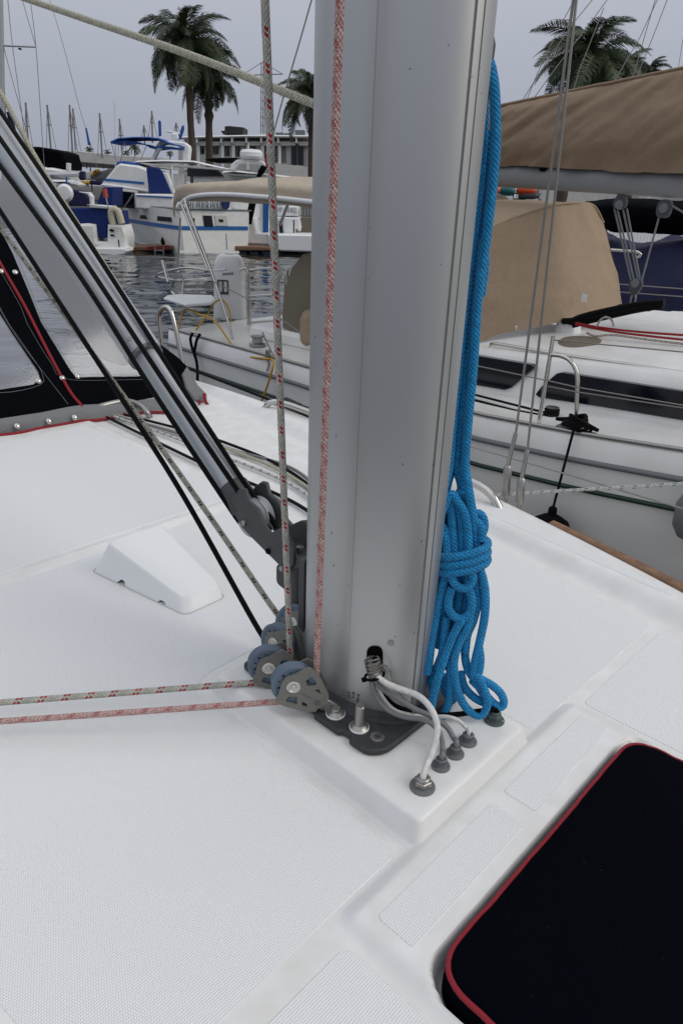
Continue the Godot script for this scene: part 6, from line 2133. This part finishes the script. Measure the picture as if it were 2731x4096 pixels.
func far_masts() -> void:
	# masts of yachts beyond the sheds
	var m := mat(Color(0.50, 0.50, 0.51), 0.5)
	var list := [[Q3, 325, 30, 370, 700, "bare mast rising behind the black covered yacht", 62.0], [Q3, 595, 60, 645, 620, "bare mast with a short forestay behind the shed, first of the far row", 75.0], [Q3, 875, 60, 915, 640, "taller of two masts standing close together behind the shed", 78.0], [Q3, 918, 105, 955, 640, "shorter of two masts standing close together behind the shed", 84.0], [Q3, 1252, 165, 1285, 690, "mast with crossed stays behind the shed by the blue bimini", 80.0], [Q3, 1500, 235, 1540, 700, "thin mast just behind the blue bimini", 95.0], [Q1, 733, 535, 737, 660, "mast seen between the blue bimini and the palms", 95.0], [Q1, 695, 605, 700, 665, "short mast tip above the blue bimini", 110.0], [Q1, 850, 592, 853, 640, "short mast tip beside the palm trunks", 110.0]]
	for a in list:
		var q: Array = a[0]
		var z: float = -a[6]
		var t := thing("yacht_mast", a[5], "mast", "masts of far yachts", sp(q, a[3], a[4], z))
		rod(t, "spar", m, q, [[a[1], a[2]], [a[3], a[4] + 30]], z, 0.0011 * a[6])
		var px: float = 1.0 if q == Q1 else 2.6
		rod(t, "stay", M.wire, q, [[a[1], a[2]], [a[3] - 22 * px, a[4] + 20]], z, 0.00035 * a[6], 4)
		rod(t, "stay", M.wire, q, [[a[1], a[2]], [a[3] + 26 * px, a[4] + 20]], z, 0.00035 * a[6], 4)
		var my: float = lerpf(a[2], a[4], 0.45)
		var mx: float = lerpf(a[1], a[3], 0.45)
		rod(t, "spreader", m, q, [[mx - 9 * px, my], [mx + 9 * px, my]], z, 0.0006 * a[6], 4)
	# the nearer yacht at the left edge
	var t := thing("yacht_mast", "near mast at the marina's edge with spreader, lamp and furled blue jib", "mast", "masts of far yachts", sp(Q1, 20, 900, -26.0))
	rod(t, "spar", M.tube, Q1, [[-10, -400], [4, 0], [14, 470], [22, 900]], -26.0, 0.075, 10)
	rod(t, "spreader", M.tube, Q1, [[10, 220], [175, 226]], -26.0, 0.03)
	rod(t, "lamp", M.black, Q1, [[98, 232], [98, 240]], -26.0, 0.05, 10)
	for w in [[[38, -20], [62, 220], [110, 570], [135, 800]], [[145, -20], [175, 226], [208, 700], [225, 900]], [[104, -20], [175, 226]], [[20, 226], [60, 380], [110, 560], [145, 700]], [[0, 0], [30, 560]]]: rod(t, "stay", M.wire, Q1, w, -26.0, 0.011, 5)
	rod(t, "furled_jib", M.navy_canvas, Q1, [[45, 540], [60, 600], [72, 660]], -26.0, 0.09, 8)
	var f := thing("furled_forestay", "wire forestay with a short blue furled sail at its foot", "forestay", "", sp(Q1, 470, 810, -30.0))
	rod(f, "wire", M.wire, Q1, [[230, -40], [310, 230], [385, 520], [415, 620], [470, 810]], -30.0, 0.011, 5)
	slab(f, "furled_sail", M.blue_canvas, Q1, [[411, 618], [416, 616], [430, 680], [438, 698], [424, 700], [420, 670]], -29.9, 0.12, 0.02)
	# lattice aerial mast and gaff beyond the building
	var g := thing("lattice_mast", "slender lattice signal mast with a yard behind the flecked halyard", "signal mast", "", sp(Q1, 1265, 640, -110.0))
	for x in [1258, 1268, 1276]: rod(g, "leg", M.wire, Q1, [[x + 3, 300], [x, 645]], -110.0, 0.07, 5)
	for y in [440, 480, 520, 560, 600]: rod(g, "brace", M.wire, Q1, [[1258, y], [1276, y + 12]], -110.0, 0.045, 4)
	rod(g, "yard", M.wire, Q1, [[1160, 368], [1265, 360], [1365, 358]], -110.0, 0.07, 5)
	for w in [[[1265, 300], [1160, 368]], [[1265, 300], [1365, 358]]]: rod(g, "stay", M.wire, Q1, w, -110.0, 0.04, 4)
	var b := thing("backstay", "wire backstay slanting across the sky beside the mast", "wire", "", sp(Q1, 1320, 640, -12.0))
	rod(b, "wire", M.wire, Q1, [[1520, -60], [1440, 220], [1375, 440], [1320, 640]], -12.0, 0.012, 6)
	# rigging of the next yacht and those beyond, over the sail cover
	var n := 0
	for w in [[[1010, -30], [880, 130], [660, 450], [520, 675]], [[1110, -40], [1000, 110], [720, 480], [590, 660]], [[860, 20], [780, 170], [640, 460], [555, 670]], [[1060, 50], [1010, 180], [900, 460], [865, 585]], [[1400, -40], [1330, 200], [1265, 430], [1245, 500]], [[1420, -40], [1290, 240], [1180, 430], [1130, 520]], [[1480, -40], [1380, 220], [1300, 420], [1275, 495]], [[1565, 250], [1535, 440]]]:
		var r := thing("rigging_wire", ["wire crossing in front of the palm, first from the blue rope", "wire crossing in front of the palm, second from the blue rope", "short wire left of the palm crown meeting the sail cover", "wire right of the palm's upright frond", "wire pair member by the small palms, left one", "faint wire slanting over the right palm fronds", "wire pair member by the small palms, right one", "faint wire at the far end of the sail cover"][n].replace("left one", "steeper").replace("right one", "shallower"), "wire", "rigging over the sail cover", sp(Q4, w[-1][0], w[-1][1], -8.5))
		rod(r, "wire", M.wire, Q4, w, -8.5, 0.0045 if n < 7 else 0.003, 5)
		n += 1

# ---------------------------------------------------------------- palms
var frond_meshes := []
func make_fronds() -> void:
	for v in 5:
		var r := RandomNumberGenerator.new()
		r.seed = 90 + v
		var st := S()
		st.set_smooth_group(-1)
		var spine := []
		for i in 15:
			var s := i / 14.0
			spine.append(Vector3(s * 0.92 - 0.22 * s * s * s, 0.16 * s - (0.42 + 0.08 * v) * pow(s, 2.4), 0.02 * sin(3.0 * s + v)))
		tube(st, PackedVector3Array(spine), PackedFloat32Array([0.016, 0.014, 0.013, 0.012, 0.011, 0.010, 0.009, 0.008, 0.007, 0.006, 0.005, 0.004, 0.004, 0.003, 0.003]), 4)
		st.set_smooth_group(-1)
		for i in 110:
			var s := 0.08 + 0.92 * i / 109.0
			var k := s * 14.0
			var a: Vector3 = spine[mini(int(k), 13)]
			var b: Vector3 = spine[mini(int(k) + 1, 14)]
			var p := a.lerp(b, k - int(k))
			var d := (b - a).normalized()
			var ln := 0.30 * pow(sin(PI * clampf(0.16 + s * 0.82, 0, 1)), 0.7) * r.randf_range(0.75, 1.1)
			for side in [-1.0, 1.0]:
				var out := (Vector3(0, 0, side) * 0.75 + d * 0.65 + Vector3(0, r.randf_range(0.0, 0.45), 0)).normalized()
				var m := p + out * ln * 0.5
				var e := m + (out + Vector3(0, -r.randf_range(1.2, 2.6), 0)).normalized() * ln * 0.6
				var w := d * 0.0062
				tri(st, p - w * 0.6, m + w, m - w)
				tri(st, p - w * 0.6, p + w * 0.6, m + w)
				tri(st, m - w, m + w, e)
		st.generate_normals()
		frond_meshes.append(st.commit())
func palm(label: String, crown: Vector3, foot: Vector3, size: float, count: int, seed_: int, trunk_r: float, shag := 0) -> void:
	var r := RandomNumberGenerator.new()
	r.seed = seed_
	var t := thing("palm_tree", label, "palm tree", "feather palms along the shore", foot)
	var c := crown - foot
	var st := S()
	var path := []
	var rad := PackedFloat32Array()
	for i in 25:
		var s := i / 24.0
		path.append(Vector3(c.x * pow(s, 1.4), c.y * s, c.z * s))
		rad.append(trunk_r * (1.0 - 0.25 * s) * (1.0 + 0.05 * sin(i * 2.3)) * (1.5 if shag > 0 and s > 0.72 and s < 0.95 and i % 2 == 0 else 1.0))
	tube(st, PackedVector3Array(path), rad, 10)
	obj("trunk", st, M.bark, t)
	for i in count:
		var o := MeshInstance3D.new()
		o.name = "frond"
		o.mesh = frond_meshes[r.randi() % 5]
		o.material_override = [M.leaf, M.leaf2, M.leaf3][r.randi() % 3]
		var layer := i / float(count)
		var lift := lerpf(1.15, -0.75, pow(layer, 0.85)) + r.randf_range(-0.15, 0.15)
		var turn := i * 2.39996 + r.randf_range(-0.3, 0.3)
		var sc := size * r.randf_range(0.85, 1.12) * (1.0 if layer < 0.75 else 0.85)
		o.transform = Transform3D(Basis(Vector3.UP, turn) * Basis(Vector3(0, 0, 1), lift) * Basis(Vector3(1, 0, 0), r.randf_range(-0.5, 0.5)) * Basis.from_scale(Vector3.ONE * sc), c + Vector3(0, r.randf_range(-0.1, 0.1), 0))
		t.add_child(o, true)
func far_palms() -> void:
	M.leaf = mat(Color(0.21, 0.26, 0.16), 0.6)
	M.leaf2 = mat(Color(0.26, 0.30, 0.19), 0.6)
	M.leaf3 = mat(Color(0.17, 0.215, 0.14), 0.6)
	for k in ["leaf", "leaf2", "leaf3"]:
		M[k].backlight_enabled = true
		M[k].backlight = Color(0.10, 0.13, 0.04)
	M.bark = tri_tex(mat(Color(0.33, 0.295, 0.27), 0.9), noise_tex(0.05, Color(0.55, 0.5, 0.47), Color(1.25, 1.2, 1.15), 256, 4, 61), null, 1.2)
	make_fronds()
	var g := WATER + 0.9
	palm("tall feather palm with smooth grey trunk behind the blue bimini", sp(Q1, 900, 232, -62.0), lvl_at(sp(Q1, 931, 760, -62.0), g), 4.5, 34, 1, 0.30)
	palm("shorter feather palm with shaggy trunk beside the tall palm", sp(Q1, 1008, 395, -66.0), lvl_at(sp(Q1, 1005, 760, -66.0), g), 3.4, 30, 2, 0.34, 1)
	palm("feather palm half hidden by the mast above the waterfront building", sp(Q1, 1500, 470, -80.0), lvl_at(sp(Q1, 1500, 700, -80.0), g), 4.4, 30, 3, 0.3)
	palm("large dark feather palm rising over the sail cover", sp(Q4, 960, 400, -40.0), lvl_at(sp(Q4, 790, 1200, -40.0), g), 3.3, 34, 14, 0.32)
	palm("smaller feather palm behind the large palm's right fronds", sp(Q4, 1190, 500, -55.0), lvl_at(sp(Q4, 1250, 1180, -55.0), g), 2.6, 26, 5, 0.3, 1)
	palm("little palm top showing over the sail cover ridge", sp(Q4, 1350, 478, -75.0), lvl_at(sp(Q4, 1380, 900, -75.0), g), 2.3, 26, 6, 0.25)
	palm("dark palm trunk beside the kayak rack under the boom", sp(Q4, 350, 880, -44.0), lvl_at(sp(Q4, 350, 1200, -44.0), g), 2.2, 16, 7, 0.3)
	# far-off small palms on the skyline
	var n := 0
	for p in [[650, 715, 170.0, "small round palm on the skyline beyond the shed"], [430, 722, 190.0, "tiny bush on the skyline left of the furled forestay"], [520, 735, 200.0, "tiny palm on the skyline between the far masts"], [612, 738, 200.0, "tiny palm on the skyline by the blue bimini strut"], [820, 740, 210.0, "tiny palm on the skyline inside the radar arch"]]:
		palm(p[3], sp(Q1, p[0], p[1], -p[2]), lvl_at(sp(Q1, p[0], p[1] + 40, -p[2]), g), 1.4 if n > 0 else 2.2, 14, 20 + n, 0.2)
		n += 1
func lvl_at(p: Vector3, h: float) -> Vector3: return Vector3(p.x, h, p.z)

func right_side() -> void:
	# white building under the boom
	var t := thing("white_building", "plain white building behind the boom on the right", "building", "", lvl(2400, 860, WATER + 0.9))
	slab(t, "wall", M.dirty_white, Q4, [[680, 1140], [1345, 1150], [1345, 1330], [660, 1330]], -62.0, 10.0)
	slab(t, "wall", M.white, Q4, [[1345, 1150], [1800, 1150], [1800, 1330], [1335, 1330]], -60.0, 10.0)
	slab(t, "awning", M.dirty_white, Q4, [[1440, 1200], [1800, 1195], [1800, 1215], [1450, 1216]], -58.5, 1.2)
	var k := 0
	for a in [[[500, 1205, 1230], [630, 1212, 1228], mat(Color(0.80, 0.27, 0.08), 0.5), "orange kayak on the top of the rack"], [[395, 1208, 1232], [495, 1214, 1234], mat(Color(0.06, 0.36, 0.38), 0.5), "teal kayak on the rack beside the orange one"], [[325, 1200, 1222], [400, 1208, 1224], mat(Color(0.80, 0.42, 0.30), 0.5), "salmon pink kayak end at the rack by the palm trunk"], [[515, 1240, 1268], [650, 1245, 1266], mat(Color(0.20, 0.20, 0.21), 0.6), "dark grey kayak on the lower rack"]]:
		var y := thing("kayak", a[3], "kayak", "kayaks on the rack", sp(Q4, a[0][0], a[0][2], -48.0))
		var inv := y.transform.affine_inverse()
		var st := S()
		var p0 := inv * sp(Q4, a[0][0], (a[0][1] + a[0][2]) / 2.0, -48.0)
		var p1 := inv * sp(Q4, a[1][0], (a[1][1] + a[1][2]) / 2.0, -48.0)
		tube(st, PackedVector3Array([p0, p0.lerp(p1, 0.06), p0.lerp(p1, 0.3), p0.lerp(p1, 0.7), p0.lerp(p1, 0.94), p1]), PackedFloat32Array([0.05, 0.2, 0.27, 0.27, 0.2, 0.05]), 12, 1)
		obj("kayak_hull", st, a[2], y)
		st = S()
		lathe(st, [[0.16, 0.0], [0.18, 0.04], [0.14, 0.05]], Transform3D(Basis(Vector3.RIGHT, Vector3.FORWARD, Vector3.UP), p0.lerp(p1, 0.5) + Vector3(0, 0.23, 0)), 12)
		obj("cockpit_rim", st, M.black, y)
		k += 1
	var rk := thing("kayak_rack", "grey rack holding the kayaks beyond the tan sprayhood", "rack", "", sp(Q4, 480, 1290, -48.0))
	for x in [350, 480, 640]: rod(rk, "post", M.grey, Q4, [[x, 1215], [x, 1310]], -48.2, 0.06)
	for y in [1238, 1275]: rod(rk, "rail", M.grey, Q4, [[330, y - 6], [660, y + 2]], -48.2, 0.05)
	for b in [[400, 1255, 480, 1280], [560, 1270, 640, 1292]]: slab(rk, "white_crate", M.white, Q4, [[b[0], b[1]], [b[2], b[1]], [b[2], b[3]], [b[0], b[3]]], -47.8, 0.6, 0.02)
	# yacht beyond the next one, under dark blue covers
	var v := thing("covered_yacht", "yacht under a black boom cover and navy cockpit cover beyond the tan sprayhood", "sailing yacht", "", B(-1.5, 8.6, WATER))
	var inv2 := v.transform.affine_inverse()
	var q5 := [1750.0, 700.0, 0.6256]
	var P := func(x: float, y: float, vv: float) -> Vector3: return inv2 * prt(q5[0] + x * q5[2], q5[1] + y * q5[2], vv)
	var rows := []
	for e in [[8.2, 0], [7.95, 1], [8.0, 2], [8.25, 3]]:
		var row := []
		for x in [880, 1000, 1100, 1250, 1400, 1568, 1800]:
			var top := lerpf(178, 150, inv_lerp_c(880, 1100, x)) + maxf(0, x - 1300.0) * 0.06
			var bot := lerpf(190, 362, inv_lerp_c(880, 1080, x)) + maxf(0, x - 1100.0) * 0.05
			row.append(P.call(x, lerpf(top, bot, [0.0, 0.25, 0.7, 1.0][e[1]]), e[0]))
		rows.append(row)
	lofted(v, "boom_cover", M.navy, rows, 0.02, 9)
	rows = []
	for e in [[8.6, 0], [8.1, 1], [7.7, 2], [7.6, 3]]:
		var row := []
		for x in [1000, 1095, 1180, 1300, 1430, 1568, 1800]:
			var top := 395.0 + 35.0 * sin(x * 0.011) + maxf(0, x - 1200.0) * 0.06
			row.append(P.call(x, lerpf(top, 870, [0.0, 0.12, 0.6, 1.0][e[1]]), e[0]))
		rows.append(row)
	lofted(v, "cockpit_cover", M.navy_canvas, rows, 0.05, 10)
	var st2 := S()
	var pp := []
	for q in [[1095, 478], [1200, 486], [1270, 492], [1296, 508], [1290, 520], [1270, 528]]: pp.append(P.call(q[0], q[1], 7.2))
	tube(st2, smooth_path(pp, 0.05), 0.016, 8)
	obj("pushpit_rail", st2, M.steel, v)
	for y in [695, 745]:
		st2 = S()
		bar(st2, P.call(1110, y, 6.9), P.call(1800, y + 50, 6.9), 0.006, 5)
		obj("guard_wire", st2, M.wire, v)
	st2 = S()
	var hull := []
	for u in [-7.0, -4.0, 0.0, 3.0]:
		hull.append(PackedVector3Array([inv2 * B(u, 7.4, WATER - 0.2), inv2 * B(u, 7.15, -0.6), inv2 * B(u, 7.2, -0.52), inv2 * B(u, 10.0, -0.5), inv2 * B(u, 10.1, WATER - 0.2)]))
	grid(st2, hull)
	obj("hull", st2, M.hull, v)
	st2 = S()
	for i in 26:
		var x := 1090.0 + i * 22.0
		box(st2, Transform3D(Basis.IDENTITY, P.call(x, 385.0 + i * 1.2, 11.0)), Vector3(0.05, 0.22, 0.03))
	var fence := obj("slatted_screen", st2, M.white, v)
	fence.set_meta("kind", "stuff")
